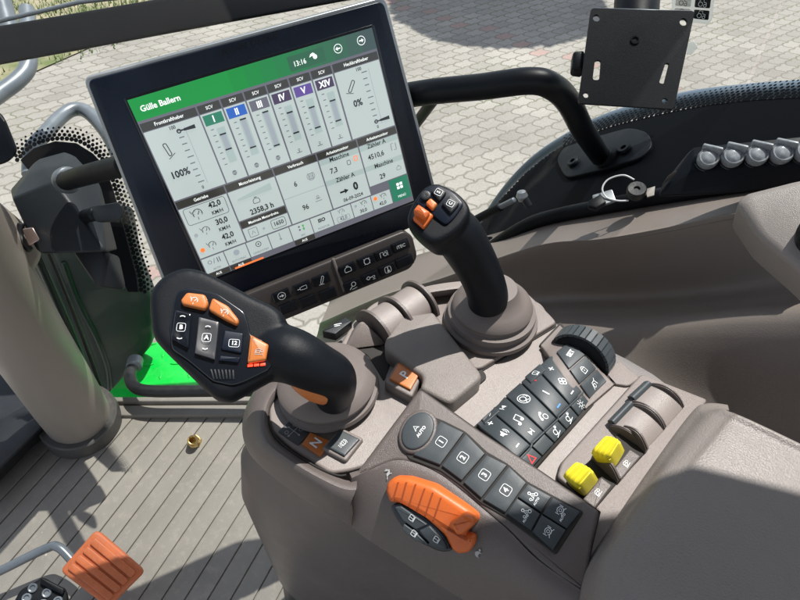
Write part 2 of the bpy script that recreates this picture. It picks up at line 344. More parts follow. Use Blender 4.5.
# ------------------------------------------------------------ printed marks
_tc={}
def text_geo(s,bold=0):
    k=(s,bold)
    if k in _tc: return _tc[k]
    cu=bpy.data.curves.new('t','FONT'); cu.body=s; cu.size=1; cu.align_x='CENTER'; cu.align_y='CENTER'; cu.resolution_u=2; cu.offset=bold
    o=bpy.data.objects.new('t',cu); COL.objects.link(o); dg=bpy.context.evaluated_depsgraph_get(); me=o.evaluated_get(dg).to_mesh()
    vs=[(v.co.x,v.co.y) for v in me.vertices]; fs=[tuple(p.vertices) for p in me.polygons]
    o.evaluated_get(dg).to_mesh_clear(); bpy.data.objects.remove(o); bpy.data.curves.remove(cu); _tc[k]=(vs,fs); return _tc[k]
class Ink:
    def __init__(s,surf,ex=V((1,0,0)),ey=V((0,1,0)),h=.0003,bm=None,mi=0):
        s.surf=surf; s.ex=V(ex); s.ey=V(ey); s.h=h; s.bm=bm or bmesh.new(); s.mi=mi; s.o=V((0,0,0)); s.sc=.001; s.rot=0
    def to(s,px=None,p3=None,sc=.001,rot=0,mi=None,h=None):
        s.o=s.surf.hit(px) if px is not None else V(p3); s.sc=sc; s.rot=R(rot)
        if mi is not None: s.mi=mi
        if h is not None: s.h=h
        return s
    def m(s,x,y):
        c,n=math.cos(s.rot),math.sin(s.rot); x,y=(x*c-y*n)*s.sc,(x*n+y*c)*s.sc
        q=s.surf.lift(s.o+s.ex*x+s.ey*y); return q+s.surf.nor(q)*s.h
    def face(s,pts):
        f=cap(s.bm,[s.bm.verts.new(s.m(*p)) for p in pts],s.mi); return s
    def stroke(s,pts,w=.25,closed=False):
        P=[V((p[0],p[1])) for p in pts]; k=len(P); L=[];Rr=[]
        for i in range(k):
            a=P[i-1] if (i>0 or closed) else P[i]; b=P[(i+1)%k] if (i<k-1 or closed) else P[i]
            d=(b-a); d=d.normalized() if d.length>1e-9 else V((1,0)); nn=V((-d.y,d.x))*w/2
            L.append(P[i]+nn); Rr.append(P[i]-nn)
        lv=[s.bm.verts.new(s.m(*p)) for p in L]; rv=[s.bm.verts.new(s.m(*p)) for p in Rr]
        for i in range(k if closed else k-1):
            j=(i+1)%k; f=cap(s.bm,[rv[i],rv[j],lv[j],lv[i]],s.mi)
        return s
    def circ(s,x,y,r,w=.25,a0=0,a1=360,n=18):
        full=abs(a1-a0)>=360
        pts=[(x+r*math.cos(R(a0+(a1-a0)*i/n)),y+r*math.sin(R(a0+(a1-a0)*i/n))) for i in range(n if full else n+1)]
        return s.stroke(pts,w,closed=full)
    def disc(s,x,y,r,n=14,ry=None): return s.face([(x+r*math.cos(2*math.pi*i/n),y+(ry or r)*math.sin(2*math.pi*i/n)) for i in range(n)])
    def rect(s,x0,y0,x1,y1): return s.face([(x0,y0),(x1,y0),(x1,y1),(x0,y1)])
    def rrect(s,x,y,w,h,r=.8,t=.22):
        return s.stroke(rnd([(x-w/2,y-h/2),(x+w/2,y-h/2),(x+w/2,y+h/2),(x-w/2,y+h/2)],r,3),t,closed=True)
    def text(s,t,x,y,size,bold=.01,wide=1):
        vs,fs=text_geo(t,bold); vv=[s.bm.verts.new(s.m(x+a*size*wide,y+b*size)) for a,b in vs]
        for f in fs: cap(s.bm,[vv[i] for i in f],s.mi)
        return s
# icon library, unit box about -4..4
def ic(ink,kind):
    k=ink
    if kind.startswith('num'): k.rrect(0,0,6.2,6.6,1.6,.35); k.text(kind[3:],0,0,5,.03)
    elif kind=='auto': k.stroke([(-1.8,.2),(0,3.6),(1.8,.2),(0,1.4)],.5,True); k.text('AUTO',0,-2.6,2.9,.03)
    elif kind=='dia': k.stroke([(-3,-2),(-1,-2),(0,2.4)],.5); k.circ(-3,-.5,.9,.4); k.circ(.3,3,1,.5); k.circ(2.6,-1.8,1.2,.5); k.circ(0,-.6,.8,.4); k.stroke([(.4,2),(2.4,-.6)],.5)
    elif kind=='hand': k.circ(0,.2,2.5,.45,200,520); k.circ(0,.2,1.1,.4); k.stroke([(-3.6,-3),(-2,-2),(2,-2),(3.6,-3)],.5); k.stroke([(-3.3,2.5),(-3.3,-.5)],.45); k.stroke([(3.3,2.5),(3.3,-.5)],.45)
    elif kind=='plus': k.stroke([(-1.7,0),(1.7,0)],.7); k.stroke([(0,-1.7),(0,1.7)],.7)
    elif kind=='minus': k.stroke([(-1.7,0),(1.7,0)],.7)
    elif kind=='spk': k.face([(-2,-1),(-.8,-1),(.8,-2.4),(.8,2.4),(-.8,1),(-2,1)]); k.circ(.6,0,1.7,.4,-50,50,6); k.circ(.6,0,2.8,.4,-50,50,6)
    elif kind=='note': k.disc(-1.6,-2,1.1,ry=.9); k.disc(2,-1.4,1.1,ry=.9); k.stroke([(-.6,-2),(-.6,2.2),(3,2.8),(3,-1.4)],.55)
    elif kind=='prev': k.face([(1.6,1.5),(1.6,-1.5),(-1,0)]); k.stroke([(-1.5,-1.5),(-1.5,1.5)],.5)
    elif kind=='next': k.face([(-1.6,1.5),(1,0),(-1.6,-1.5)]); k.stroke([(1.5,-1.5),(1.5,1.5)],.5)
    elif kind=='face': k.circ(0,0,3.1,.35); k.circ(-.4,.3,1.6,.4); k.stroke([(-1.4,-2.4),(0,-1.3),(1.2,-2.4)],.4); k.circ(1,.4,1.6,.35,-50,50,5)
    elif kind=='phone': k.circ(1,-1,3,.9,95,175,8); k.disc(.8,2,.9); k.disc(-2,-.9,.9); k.circ(1.4,-1.4,1.5,.35,0,360)
    elif kind=='mute': k.face([(-1.6,-.8),(-.6,-.8),(.6,-2),(.6,2),(-.6,.8),(-1.6,.8)]); k.stroke([(-2.5,-2.4),(2.5,2.4)],.5)
    elif kind=='fan':
        for a in (0,90,180,270):
            c,s_=math.cos(R(a)),math.sin(R(a)); k.circ(1.3*c,1.3*s_,1.05,.4)
        k.disc(0,0,.5)
    elif kind=='seat': k.circ(-1,0,1.5,.45); k.stroke([(-2.5,-2.8),(0,-2.2),(1.2,2.8)],.55); k.disc(1.8,2,.8); k.stroke([(0,-2.2),(3,-1.6)],.45)
    elif kind=='lamp':
        k.circ(0,0,1.2,.4)
        for a in range(0,360,45): k.stroke([(1.9*math.cos(R(a)),1.9*math.sin(R(a))),(3*math.cos(R(a)),3*math.sin(R(a)))],.35)
    elif kind=='tri': k.stroke([(-2,-1.6),(2,-1.6),(0,2)],.9,True)
    elif kind=='lock': k.stroke([(-1.9,-2.6),(1.9,-2.6),(1.9,.6),(-1.9,.6)],.5,True); k.circ(0,.6,1.3,.5,0,180,8); k.stroke([(0,-1.4),(0,-.4)],.5)
    elif kind=='hitch': k.stroke([(-2.8,-2.6),(-1.4,1.4),(1.4,1.4),(2.6,2.6)],.5); k.circ(-.5,-.8,1.1,.4); k.stroke([(1.4,1.4),(2.8,-1.5)],.45)
    elif kind=='cab': k.rrect(0,0,5,4,1,.45); k.stroke([(-2.6,-2.8),(2.6,-2.8)],.5); k.stroke([(0,2),(0,-2)],.35)
    elif kind=='brake': k.circ(0,0,2.1,.45); k.circ(0,0,3.2,.35,-50,50,8); k.circ(0,0,3.2,.35,130,230,8); k.stroke([(0,1.2),(0,-.4)],.5); k.disc(0,-1.1,.35); [k.stroke([(-5.4,y),(-3.9,y)],.4) for y in(-1.4,0,1.4)]
    elif kind=='gauge': k.circ(0,0,2.5,.38,-30,210,14); k.stroke([(0,-.6),(1.3,1.2)],.4); k.text('1',-.4,-2.7,2.2,.02); [k.stroke([(1.7*math.cos(R(a)),1.7*math.sin(R(a))),(2.3*math.cos(R(a)),2.3*math.sin(R(a)))],.25) for a in (0,60,120,180)]; k.stroke([(-3.6,2.6),(-3,.6),(-2.4,1.6)],.35)
    elif kind=='arrowc': k.circ(0,0,2.8,.4); k.face([(-1.6,.4),(.3,.4),(.3,1.3),(1.9,0),(.3,-1.3),(.3,-.4),(-1.6,-.4)])
    elif kind=='arrowl': k.circ(0,0,2.8,.4); k.face([(1.6,.4),(-.3,.4),(-.3,1.3),(-1.9,0),(-.3,-1.3),(-.3,-.4),(1.6,-.4)])
    elif kind=='bottle': k.stroke([(-4,0),(-2,0)],.5); k.stroke([(-2,-1),(-1,-1),(0,-1.3),(3,-1.3),(3,1.3),(0,1.3),(-1,1),(-2,1)],.4,True)
    elif kind=='pen': k.stroke(rnd([(-1.8,-2.6),(-.4,-3),(2.2,2.2),(.8,3)],.8,3),.4,True); k.stroke([(-3,-3.2),(1,-3.6)],.3)
    elif kind=='ring': k.circ(0,0,2.3,.5); [k.stroke([(2.3*math.cos(R(a)),2.3*math.sin(R(a))),(3.3*math.cos(R(a)),3.3*math.sin(R(a)))],.5) for a in (45,135,225,315)]
    elif kind=='engine': k.stroke(rnd([(-2.5,-2),(2.5,-2),(2.5,.6),(1.2,1.8),(-1.2,1.8),(-2.5,.6)],.8,3),.42,True); k.stroke([(-1,2.6),(1,2.6)],.45)
    elif kind=='field': k.stroke([(-3,-2),(-3,2),(-.6,2),(-.6,-.5)],.42); k.circ(1,-.3,1.3,.42); k.stroke([(.6,2),(3,2),(3,-2)],.42)
    elif kind=='itec': k.text('iTEC',0,0,3.6,.02)
    elif kind=='plough': k.circ(.8,.8,1.7,.45); k.stroke([(-3,-2.6),(-.5,-.5)],.5); k.stroke([(-1.4,-3),(2.8,-2.6)],.4)
    elif kind=='pto': k.circ(-2,.3,1.2,.45); k.stroke([(-.6,.3),(1.2,.3)],.5); k.circ(2.3,0,.9,.35); k.stroke([(1.2,-2),(3.4,-2)],.4); k.stroke([(-3.6,.3),(-4,.3)],.4)
    elif kind=='handc': k.rrect(0,0,5,5,1.4,.38); k.stroke([(0,2.2),(0,-1),(1.3,-2)],.6); k.disc(.2,-1.2,1)
    elif kind=='tractor': k.circ(-1.4,-1,1.7,.4); k.circ(2.4,-1.5,1.1,.4); k.stroke([(-2.6,.8),(-2.2,3),(.4,3),(.8,1),(3,.8),(3.2,-.4)],.4)
    elif kind=='hare': k.face([(-2,-1),(-.5,.6),(1.4,.5),(2.4,1.4),(3.2,.8),(2,-.4),(1,-1.2)]); k.stroke([(1.8,1.2),(.4,2.8)],.6); k.stroke([(2.3,1.4),(1.4,3)],.5); k.stroke([(-1.6,-1),(-3,-2)],.6); k.stroke([(1,-1),(2.2,-2)],.5)
    elif kind=='turtle': k.face([(-2.4,-1),(2.2,-1),(1.7,.6),(.5,1.6),(-1,1.6),(-2,.6)]); k.disc(3,-.1,.8); k.stroke([(-1.6,-1),(-2,-2)],.6); k.stroke([(1.4,-1),(1.8,-2)],.6)
    elif kind=='hydr': k.rrect(-1.2,-.5,3,2,.5,.4); k.circ(2,.6,1.2,.4); k.stroke([(-3.5,-2),(-3,1.5),(-1,2.4),(1,2)],.45); k.stroke([(-4,-2.6),(3,-2.6)],.35)
    elif kind=='set': k.text('SET',0,0,4.6,.04)
def button(name,q,surf,h,parent,icons=(),m='button',e=.07,nu=3,nv=4,pm='print',label=None,bulge=0,ex=None,ey=None,th=.004,extra=None):
    "icons: list of (px or (u,v), kind, scale, matindex)"
    bm=bmesh.new(); qpad_bm(bm,q,surf,h,th,e,nu,nv,0,bulge); bmesh.ops.recalc_face_normals(bm,faces=bm.faces[:])
    ink=Ink(surf,ex or V((1,0,0)),ey or V((0,1,0)),h=h+bulge+.00025,bm=bm,mi=1)
    mats=[m,pm,'red','blue','red_led','print_dim']
    for it in icons:
        uv,kind,s_,mi=it[:4]; rot=it[4] if len(it)>4 else 0
        ink.to(px=tuple(bil(q,*uv)),sc=s_,rot=rot,mi=mi); ic(ink,kind)
    me=bpy.data.meshes.new(name); bm.to_mesh(me); bm.free(); return link(name,me,mats,parent,label=label)
def decal(name,surf,parent,mats,fn,ex=None,ey=None,h=.0004):
    ink=Ink(surf,ex or V((1,0,0)),ey or V((0,1,0)),h=h); fn(ink); me=bpy.data.meshes.new(name); ink.bm.to_mesh(me); ink.bm.free(); return link(name,me,mats,parent,smooth=False)
#@@SETTING
# ============================================================ ground
bm=bmesh.new(); S=120
cap(bm,ring(bm,[V((-S,-S,GZ)),V((S,-S,GZ)),V((S,S,GZ)),V((-S,S,GZ))])); o=fin('paved_yard',bm,'paving'); o['kind']='structure'
# verge strip beyond the yard edge (upper left)
ga=at(-60,115,GZ); gb=at(150,22,GZ); gd=(gb-ga).normalized(); gn=V((-gd.y,gd.x,0)); gn=gn if gn.dot(HD)>0 else -gn
def soil():
    m=bpy.data.materials.new('soil'); m.use_nodes=True; nt=m.node_tree; b=nt.nodes['Principled BSDF']
    n=nt.nodes.new('ShaderNodeTexNoise'); n.inputs['Scale'].default_value=3; n.inputs['Detail'].default_value=8
    g=nt.nodes.new('ShaderNodeNewGeometry'); nt.links.new(g.outputs['Position'],n.inputs['Vector'])
    c=nt.nodes.new('ShaderNodeValToRGB'); c.color_ramp.elements[0].position=.35; c.color_ramp.elements[0].color=(.10,.13,.04,1); c.color_ramp.elements[1].position=.62; c.color_ramp.elements[1].color=(.30,.26,.17,1)
    nt.links.new(n.outputs['Fac'],c.inputs[0]); nt.links.new(c.outputs[0],b.inputs['Base Color']); b.inputs['Roughness'].default_value=.95; M['soil']=m
soil()
bm=bmesh.new(); A_=ga-gd*6; B_=gb+gd*6; up=V((0,0,.012))
cap(bm,ring(bm,[A_+up,B_+up,B_+gn*30+up,A_+gn*30+up])); o=fin('verge_soil',bm,'soil'); o['kind']='structure'
mat('grass',(.10,.16,.035),.7,var=.35,vscale=2.5)
bm=bmesh.new()
for i in range(26000):
    s=random.uniform(-2,(gb-ga).length+3); t=random.random()**1.5*7
    p=ga+gd*s+gn*(t-.25*random.random()); 
    if math.sin(p.x*2.1)+math.sin(p.y*1.7+p.x)<random.uniform(-1.6,.6): continue
    p.z=GZ+.01; a=random.uniform(0,6.28); w=random.uniform(.004,.009); h=random.uniform(.03,.085); l=V((math.cos(a),math.sin(a),0))
    q=V((random.uniform(-1,1),random.uniform(-1,1),0))*h*.6
    cap(bm,ring(bm,[p-l*w,p+l*w,p+q+V((0,0,h))]))
me=bpy.data.meshes.new('grass'); bm.to_mesh(me); bm.free(); o=link('grass',me,'grass',smooth=False); o['kind']='stuff'
#@@CAB
# ============================================================ cab floor
bm=bmesh.new(); zf=0.0
FRT=[(.10,1.14),(.215,1.0),(.455,.70),(.50,.62),(.50,-.5),(-.75,-.5),(-.75,1.14)]
P=[V((x,y,0)) for x,y in FRT]
plate_bm(bm,None,Z(0),0,.05,.006,raw3=P)
floor=fin('cab_floor',bm,'mat_grey'); floor['kind']='structure'
# ribs of the rubber mat, slightly skewed to the cab
bm=bmesh.new(); ra=R(15.5); rd=V((math.cos(ra),math.sin(ra),0)); rn=V((-rd.y,rd.x,0)); o0=V((.20,.985,0))
gl_=V((.455-.215,.70-1.0,0)).normalized(); gp0=V((.19,.985,0))
for i in range(44):
    c=o0-rn*(.036*(i-3)); hw=.0168
    def clip(p):   # distance along rd to the sill line
        g=V((gl_.y,-gl_.x,0)); d=rd.dot(g); return (gp0-p).dot(g)/d if abs(d)>1e-6 else 9
    a=c-rn*hw; b=c+rn*hw; ta,tb=min(clip(a),.32),min(clip(b),.32)
    if ta<-.55 or tb<-.55: continue
    plate_bm(bm,None,Z(0),.0045,.0045,.0014,raw3=[a-rd*.75,a+rd*ta,b+rd*tb,b-rd*.75])
    for k in (-.0045,.0):   # shallow highlight bead beside every groove
        pass
o=fin('rubber_floor_mat',bm,'mat_grey'); tag(o,'grey dusty ribbed rubber mat covering the cab floor','floor mat')
# sill along the glass
sill_plane=Z(.012)
gdir=(at(250,397,.02)-at(108,397,.02)).normalized()
s0=at(96,402,.02)-gdir*.02; s1=at(250,401,.02)+gdir*.12; sn=V((-gdir.y,gdir.x,0)); sn=sn if sn.dot(HD)>0 else -sn
bm=bmesh.new()
for a,b,h in ((0,.012,.022),(-.03,-.004,.014)):
    plate_bm(bm,None,Z(0),h,h,.003,raw3=[s0+sn*a-V((0,0,.02)),s1+sn*a-V((0,0,.02)),s1+sn*b-V((0,0,.02)),s0+sn*b-V((0,0,.02))])
o=fin('door_sill',bm,'sill'); tag(o,'pale grey sill strip between floor mat and glass','sill')
# brass fitting
c=at(195,442,.006); r0=root('brass_fitting','small brass threaded fitting lying on the ribbed floor mat','fitting',c)
ax=V((-.25,-.35,.9)).normalized()
bm=bmesh.new(); lathe_bm(bm,c,ax,[(.0066,.028),(.0066,.004),(.011,.0),(.0125,.002),(.0125,.008),(.0105,.009),(.0105,.013),(.0115,.0135),(.0105,.0145),(.0115,.016),(.0105,.017),(.0115,.0185),(.0105,.0195),(.0105,.026),(.0095,.0285),(.0075,.0285),(.0066,.028)],28,cape=False)
fin('threaded_body',bm,'brass',r0)
bm=bmesh.new(); x,y=frame_from(ax); plate_bm(bm,None,Plane(c+ax*.008,ax),0,.007,.001,raw3=[c+ax*.008+(x*math.cos(R(a))+y*math.sin(R(a)))*.0145 for a in range(0,360,60)]); 
fin('hex_collar',bm,'brass',r0)
bm=bmesh.new(); rr=random.Random(11)
for i in range(420):
    x=rr.uniform(-.15,.42); y=rr.uniform(.3,.95)
    if x>.2+(.93-y)*.75: continue
    z=.0032; sz=rr.uniform(.0006,.0019)*(2 if rr.random()<.05 else 1); vs=[bm.verts.new(V((x,y,z))+V((rr.uniform(-1,1),rr.uniform(-1,1),rr.uniform(0,1)))*sz) for _ in range(6)]
    bmesh.ops.convex_hull(bm,input=vs)
mat('grit',(.42,.37,.3),.9); o=fin('floor_grit',bm,'grit',smooth=False); o['kind']='stuff'
# ============================================================ orange pedal
pp=Plane(at(100,562,.10),V((-.18,-.42,.9)))
rp=root('orange_pedal','worn orange foot pedal with ribbed pad above the floor mat','pedal',at(100,562,.08))
q=[(96,529),(145,571),(108,608),(59,571)]
bm=bmesh.new(); plate_bm(bm,rnd(q,7,5),pp,0,.012,.004)
fin('pedal_plate',bm,'pedal_orange',rp)
bm=bmesh.new()
for i in range(4):
    v=.12+.2*i
    plate_bm(bm,rnd(sub([q[0],q[1],q[2],q[3]],.08,.92,v,v+.155),2.5,4),pp,.0045,.005,.0018)
fin('pedal_rib',bm,'pedal_orange',rp)
pts=[at(-40,590,.06),at(0,571,.07),at(45,549,.08),at(58,547,.085),at(72,560,.075),at(82,572,.07)]
tube('pedal_arm',pts,.0075,'rail_grey',rp)
# black studded pedal
ps=Plane(at(40,592,.09),V((-.1,-.35,.93)))
rs=root('studded_pedal','black metal pedal with round grip studs at the lower left','pedal',at(40,592,.07))
bm=bmesh.new(); plate_bm(bm,rnd([(43,577),(66,590),(70,612),(8,612),(20,590)],4,4),ps,0,.008,.002); plate_bm(bm,rnd([(42,577),(50,581),(66,589),(64,595),(41,584)],2,3),ps,.008,.012,.002)
fin('pedal_plate',bm,'black',rs)
for sx,sy in ((33,588),(47,593),(27,598),(43,604),(58,601),(30,609)):
    c=ps.hit((sx,sy)); bm=bmesh.new(); lathe_bm(bm,c,ps.n,[(.007,0),(.0068,.003),(.0055,.004),(.0042,.0035),(.0035,.001),(.0005,.001)],20); fin('grip_stud',bm,'rail_grey',rs)
# ============================================================ steering column
cb=at(82,423,0.02); ct=V((cb.x-.02,cb.y-.10,.62))
rc=root('steering_column','round tan steering column rising from the floor at left edge','column',cb)
ax=(ct-cb).normalized()
lathe('collar',cb-ax*.02,ax,[(.070,0),(.075,.004),(.077,.03),(.075,.052),(.072,.055),(.066,.053)],'collar_grey',rc,64)
lathe('column_tube',cb,ax,[(.061,0),(.062,.1),(.061,.3),(.063,.62)],'column_tan',rc,64)
sp=cb+ax*.15
lathe('cover_plug',sp+V((-.30,-.95,0)).normalized()*.0+ (CP-sp).normalized()*.0615,(V((CP.x-sp.x,CP.y-sp.y,.1))).normalized(),[(.018,-.01),(.018,.001),(.0155,.003),(.0135,.0015),(.001,.0015)],'column_tan',rc,32)
# upper shroud (end of a tan housing, left edge)
c0=depth(-9,258,.92); c1=depth(-75,205,.84); axs=(c0-c1).normalized()
rsd=root('column_shroud','tan rounded shroud around the upper steering column at left edge','shroud',c0)
lathe('shroud_body',c1,axs,[(.060,-.05),(.066,0),(.068,(c0-c1).length-.02),(.066,(c0-c1).length+.02),(.058,(c0-c1).length+.032),(.03,(c0-c1).length+.036),(.001,(c0-c1).length+.036)],'column_tan',rsd,64)
# ============================================================ diagonal glass, door strip, green parts outside
G0=at(100,396,.02); G1=at(250,396,.02); gv=(G1-G0).normalized(); gnn=V((gv.y,-gv.x,0)); gnn=-gnn if gnn.dot(HD)<0 else gnn
PG=Plane(G0+gnn*.015,-gnn)
bm=bmesh.new(); a=G0-gv*.10+gnn*.018; b=a+gv*((.928-a.x)/gv.x)
a.z=b.z=.02; b_y=b.y-.004
plate_bm(bm,None,PG,0,.005,.0005,raw3=[a,b,b+V((0,0,1.6)),a+V((0,0,1.6))])
gl=fin('window_glass',bm,'glass'); tag(gl,'large clear pane beside the touchscreen looking onto the paved yard','window')
# bright green step plate outside
PGr=Z(-.06)
gp=root('step_plate','bright green checker plate panel outside the glass','panel',PGr.hit((200,380)))
bm=bmesh.new(); plate_bm(bm,[(151,345),(185,322),(320,360),(330,420),(95,425),(108,393)],PGr,0,.01,.003); rr=random.Random(3)
for i in range(10):
    for j in range(10):
        c=PGr.hit((100,400))+V((.045*i-.05,.05*j-.40,0)); a=R(45 if (i+j)%2 else -45)
        d=V((math.cos(a),math.sin(a),0)); e=V((-d.y,d.x,0)); pc=c
        w=(pc-CP).dot(FW); X=400+FP*(pc-CP).dot(RT)/w; Y=300-FP*(pc-CP).dot(UP)/w
        if not(X>125+ (390-Y)*.3 and X<300 and 340<Y<410): continue
        plate_bm(bm,None,PGr,.0025,.003,.001,raw3=[c-d*.014,c+e*.0035-d*.004,c+e*.0035+d*.004,c+d*.014,c-e*.0035+d*.004,c-e*.0035-d*.004])
fin('plate_sheet',bm,'green_paint',gp)
hp=root('bent_handrail','black bent tube handle over the green plate outside the glass','handle',at(160,380,.0))
tube('handle_tube',[at(134,366,.055),at(130,374,.06),at(134,386,.065),at(150,391,.068),at(200,391,.07),at(300,390,.075)],.0125,'rubber',hp)
tube('end_collar',[at(135.5,360,.052),at(134,367,.056)],.0165,'rail_grey',hp,n=1)
# dark green body panel seen through the lower glass
PD=Plane(G0+gnn*.16,-gnn)
dp=root('body_panel','dark green glossy bodywork behind the steering column outside','bodywork',PD.hit((100,390)))
plate('panel_sheet',[(20,215),(128,215),(136,260),(152,300),(153,345),(112,392),(92,410),(60,400)],PD,0,.03,.008,'green_dark',dp,r=8)
tube('panel_edge',[PD.hit(p) for p in [(64,262),(78,300),(98,340),(108,368),(110,392)]],.006,'green_dark',dp)
PS=Plane(G0+gnn*.008,-gnn)
dsr=root('door_seal','black rubber door seal with green strip beside the steering column','seal',PS.hit((100,390)))
tube('seal_strip',[PS.hit(p) for p in [(36,225),(58,275),(82,335),(104,396)]],.0035,'rubber',dsr)
tube('green_strip',[PS.hit(p) for p in [(28,235),(48,280),(72,335),(96,398)]],.008,'green_dark',dsr)
# left rubber sill at lower-left
rl=root('door_trim','dark blue grey trim and black sill left of the steering column','trim',at(10,425,.03))
plate('trim_panel',[(-30,300),(8,352),(52,425),(20,450),(-60,520)],Z(.02),0,.03,.005,'housing_grey',rl)
hull('sill_block',[at(*p,z) for p,z in (((-30,470),.03),((-30,510),.03),((52,428),.03),((42,418),.03),((-30,460),.09),((-30,498),.09),((46,424),.07),((38,415),.07))],'rubber',rl,.004)
# ============================================================ console
con=root('control_console','grey brown armrest control console covered with buttons and levers','console',V((.28,.15,0)))
DZ=.62; deck=Z(DZ)
def podf(x,y): return .645+.28*(x-.255)
pod=Field(podf)
# lower pedestal: lofted sections
secs=[(.590,[(262,402),(262,440),(300,475),(350,512),(420,556),(520,610),(700,640),(700,420),(560,330),(470,290),(400,300),(330,350)]),
]
def outline(pts): return spl([V((x,y,0)) for x,y in pts],6,True)
top=[at(x,y,.585) for x,y in secs[0][1]]
def offset_loop(pts,dx,dy,s,z):
    c=sum(pts,V((0,0,0)))/len(pts); k=min(1,max(0,(.56-z)/.08)); wt=lambda p:k*min(1,max(0,(p.y-.10)/.14)); return [V((c.x+(p.x-c.x)*s+dx-.034*wt(p),c.y+(p.y-c.y)*s+dy+.012*wt(p),z)) for p in pts]
bm=bmesh.new(); levels=[(.60,0,0,.95),(.585,0,0,.985),(.565,.0,0,.985),(.54,.006,.012,.975),(.50,.010,.024,.975),(.42,.012,.034,.975),(.30,.014,.034,.965),(.2,.016,.034,.955)]
rings=[ring(bm,spl(offset_loop(top,dx,dy,s,z),6,True)) for z,dx,dy,s in levels]
for a,b in zip(rings,rings[1:]): bridge(bm,a,b)
cap(bm,rings[0]); fin('pedestal',bm,'lower',con)
bm=bmesh.new(); levels=[(.205,.018,.036,.95),(.19,.02,.038,.94),(.1,.02,.04,.95),(.005,.02,.045,.97)]
rings=[ring(bm,spl(offset_loop(top,dx,dy,s,z),6,True)) for z,dx,dy,s in levels]
for a,b in zip(rings,rings[1:]): bridge(bm,a,b)
cap(bm,rings[0]); fin('pedestal_base',bm,'housing_grey',con)
# deck plate
plate('deck',[(268,405),(290,382),(340,345),(352,322),(372,303),(400,291),(440,286),(500,285),(542,303),(552,320),(618,362),(648,380),(702,404),(640,500),(592,548),(560,540),(505,512),(455,478),(410,452),(350,470),(330,473),(290,448),(270,430)],deck,0,.02,.003,'tan_pale',con,r=6)
# tray rim (rounded shell edge) from the front round to the pod
def row(zs,pts): return [at(x,y,z) for (x,y),z in zip(pts,[zs]*len(pts))]
inn=[(330,350),(300,374),(277,396),(269,416),(274,436),(290,450),(318,468),(345,480),(357,479)]
r1=[(324,346),(296,369),(271,391),(262,416),(267,441),(285,457),(314,475),(341,488),(356,490)]
r2=[(318,344),(288,365),(259,386),(249,414),(253,444),(274,464),(306,485),(334,501),(350,506)]
r3=[(318,350),(288,372),(256,392),(243,418),(246,447),(268,472),(304,498),(332,513),(350,522)]
r4=[(320,356),(290,378),(260,398),(248,424),(251,452),(273,476),(306,501),(334,517),(352,527)]
solid_patch('tray_rim',[row(.621,inn),row(.626,r1),row(.612,r2),row(.585,r3),row(.575,r4)],'tan_shell',con,.006)
# pod: top plate
podpoly=[(420,388),(480,431),(540,470),(600,511),(590,545),(578,585),(566,575),(548,561),(525,545),(508,527),(482,509),(462,493),(441,476),(420,466),(400,466),(380,478),(352,482)]
podpoly=[(420,388),(480,431),(540,470),(600,511),(592,545),(584,592),(560,578),(538,560),(508,530),(482,508),(462,491),(441,475),(418,464),(396,460),(374,468),(350,480)]
plate('keypad_pod',podpoly,pod,0,.024,.003,'tan_shell',con,r=5)
# pod side
PR=[[(352,478),(374,468),(396,460),(418,464),(441,475),(462,491),(482,508),(508,530),(538,560),(584,592)],
    [(345,522),(360,534),(376,545),(396,558),(418,572),(440,586),(464,600),(494,616),(524,632),(570,660)]]
top_=[at(x,y,podf(*at(x,y,.635).xy)) for x,y in PR[0]]; top_[0]=at(352,478,.627)
bot_=[at(x,y,.575) for x,y in PR[1]]
rows=[]
for t in (0,.06,.2,.4,.6,.8,.94,1):
    rows.append([a*(1-t)+b*t+(V((-.55,-.1,.8))*.010*math.sin(math.pi*min(1,t**.8)) if k>0 else V((0,0,0)))*(1 if k>1 else .5) for k,(a,b) in enumerate(zip(top_,bot_))])
solid_patch('pod_side',rows,'tan_shell',con,.006)
pc=rows[2][4]; rows=[rows[0],rows[2],rows[4],rows[6]]
e1=(rows[1][6]-rows[1][2]).normalized(); e2=(rows[3][4]-rows[0][4]).normalized()
sn_=e1.cross(e2).normalized(); sn_=sn_ if sn_.dot(CP-pc)>0 else -sn_
PSd=Plane(rows[1][4]+sn_*.0,(sn_+ (CP-pc).normalized()*.15))
# throttle slider
th_=PSd
bm=bmesh.new()
outer=[(390,490),(391,481),(398,475),(412,476),(437,484),(462,500),(474,508),(480,513),(481,518),(469,530),(478,532),(478,540),(472,549),(462,551),(455,546),(448,532),(425,512),(404,501),(394,500)]
plate_bm(bm,rnd(outer,3,3),th_,.012,.02,.005)
fin('throttle_slider',bm,'orange',con,label='large orange speed slider with ridged edge')
sl=[o for o in COL.objects if o.name.startswith('throttle_slider')][0]
plate('slider_knob',[(454,518),(470,507),(479,513),(480,518),(468,529),(463,530)],th_,.019,.010,.004,'orange',sl,r=4)
bm=bmesh.new()
for (a,b) in (((404,478),(398,498)),((412,478),(406,500)),((421,480),(414,503)),((430,484),(422,507)),((438,488),(430,512)),((446,493),(438,517))):
    d=V((b[0]-a[0],b[1]-a[1])).normalized(); n_=V((-d.y,d.x))*.75
    P4=[V(a)+n_,V(a)-n_,V(b)-n_,V(b)+n_]
    P4=[V(a)+d*1.5+n_,V(a)+d*1.5-n_,V(b)-n_,V(b)+n_]
    plate_bm(bm,[tuple(p) for p in P4],th_,.0125,.002,.0002)
fin('slider_groove',bm,'groove_orange',sl)
plate('slider_dial',[(394,503),(404,500),(424,509),(441,522),(453,538),(456,548),(444,549),(424,540),(408,527),(398,513)],th_,.010,.02,.002,'gloss_black',con,r=5)
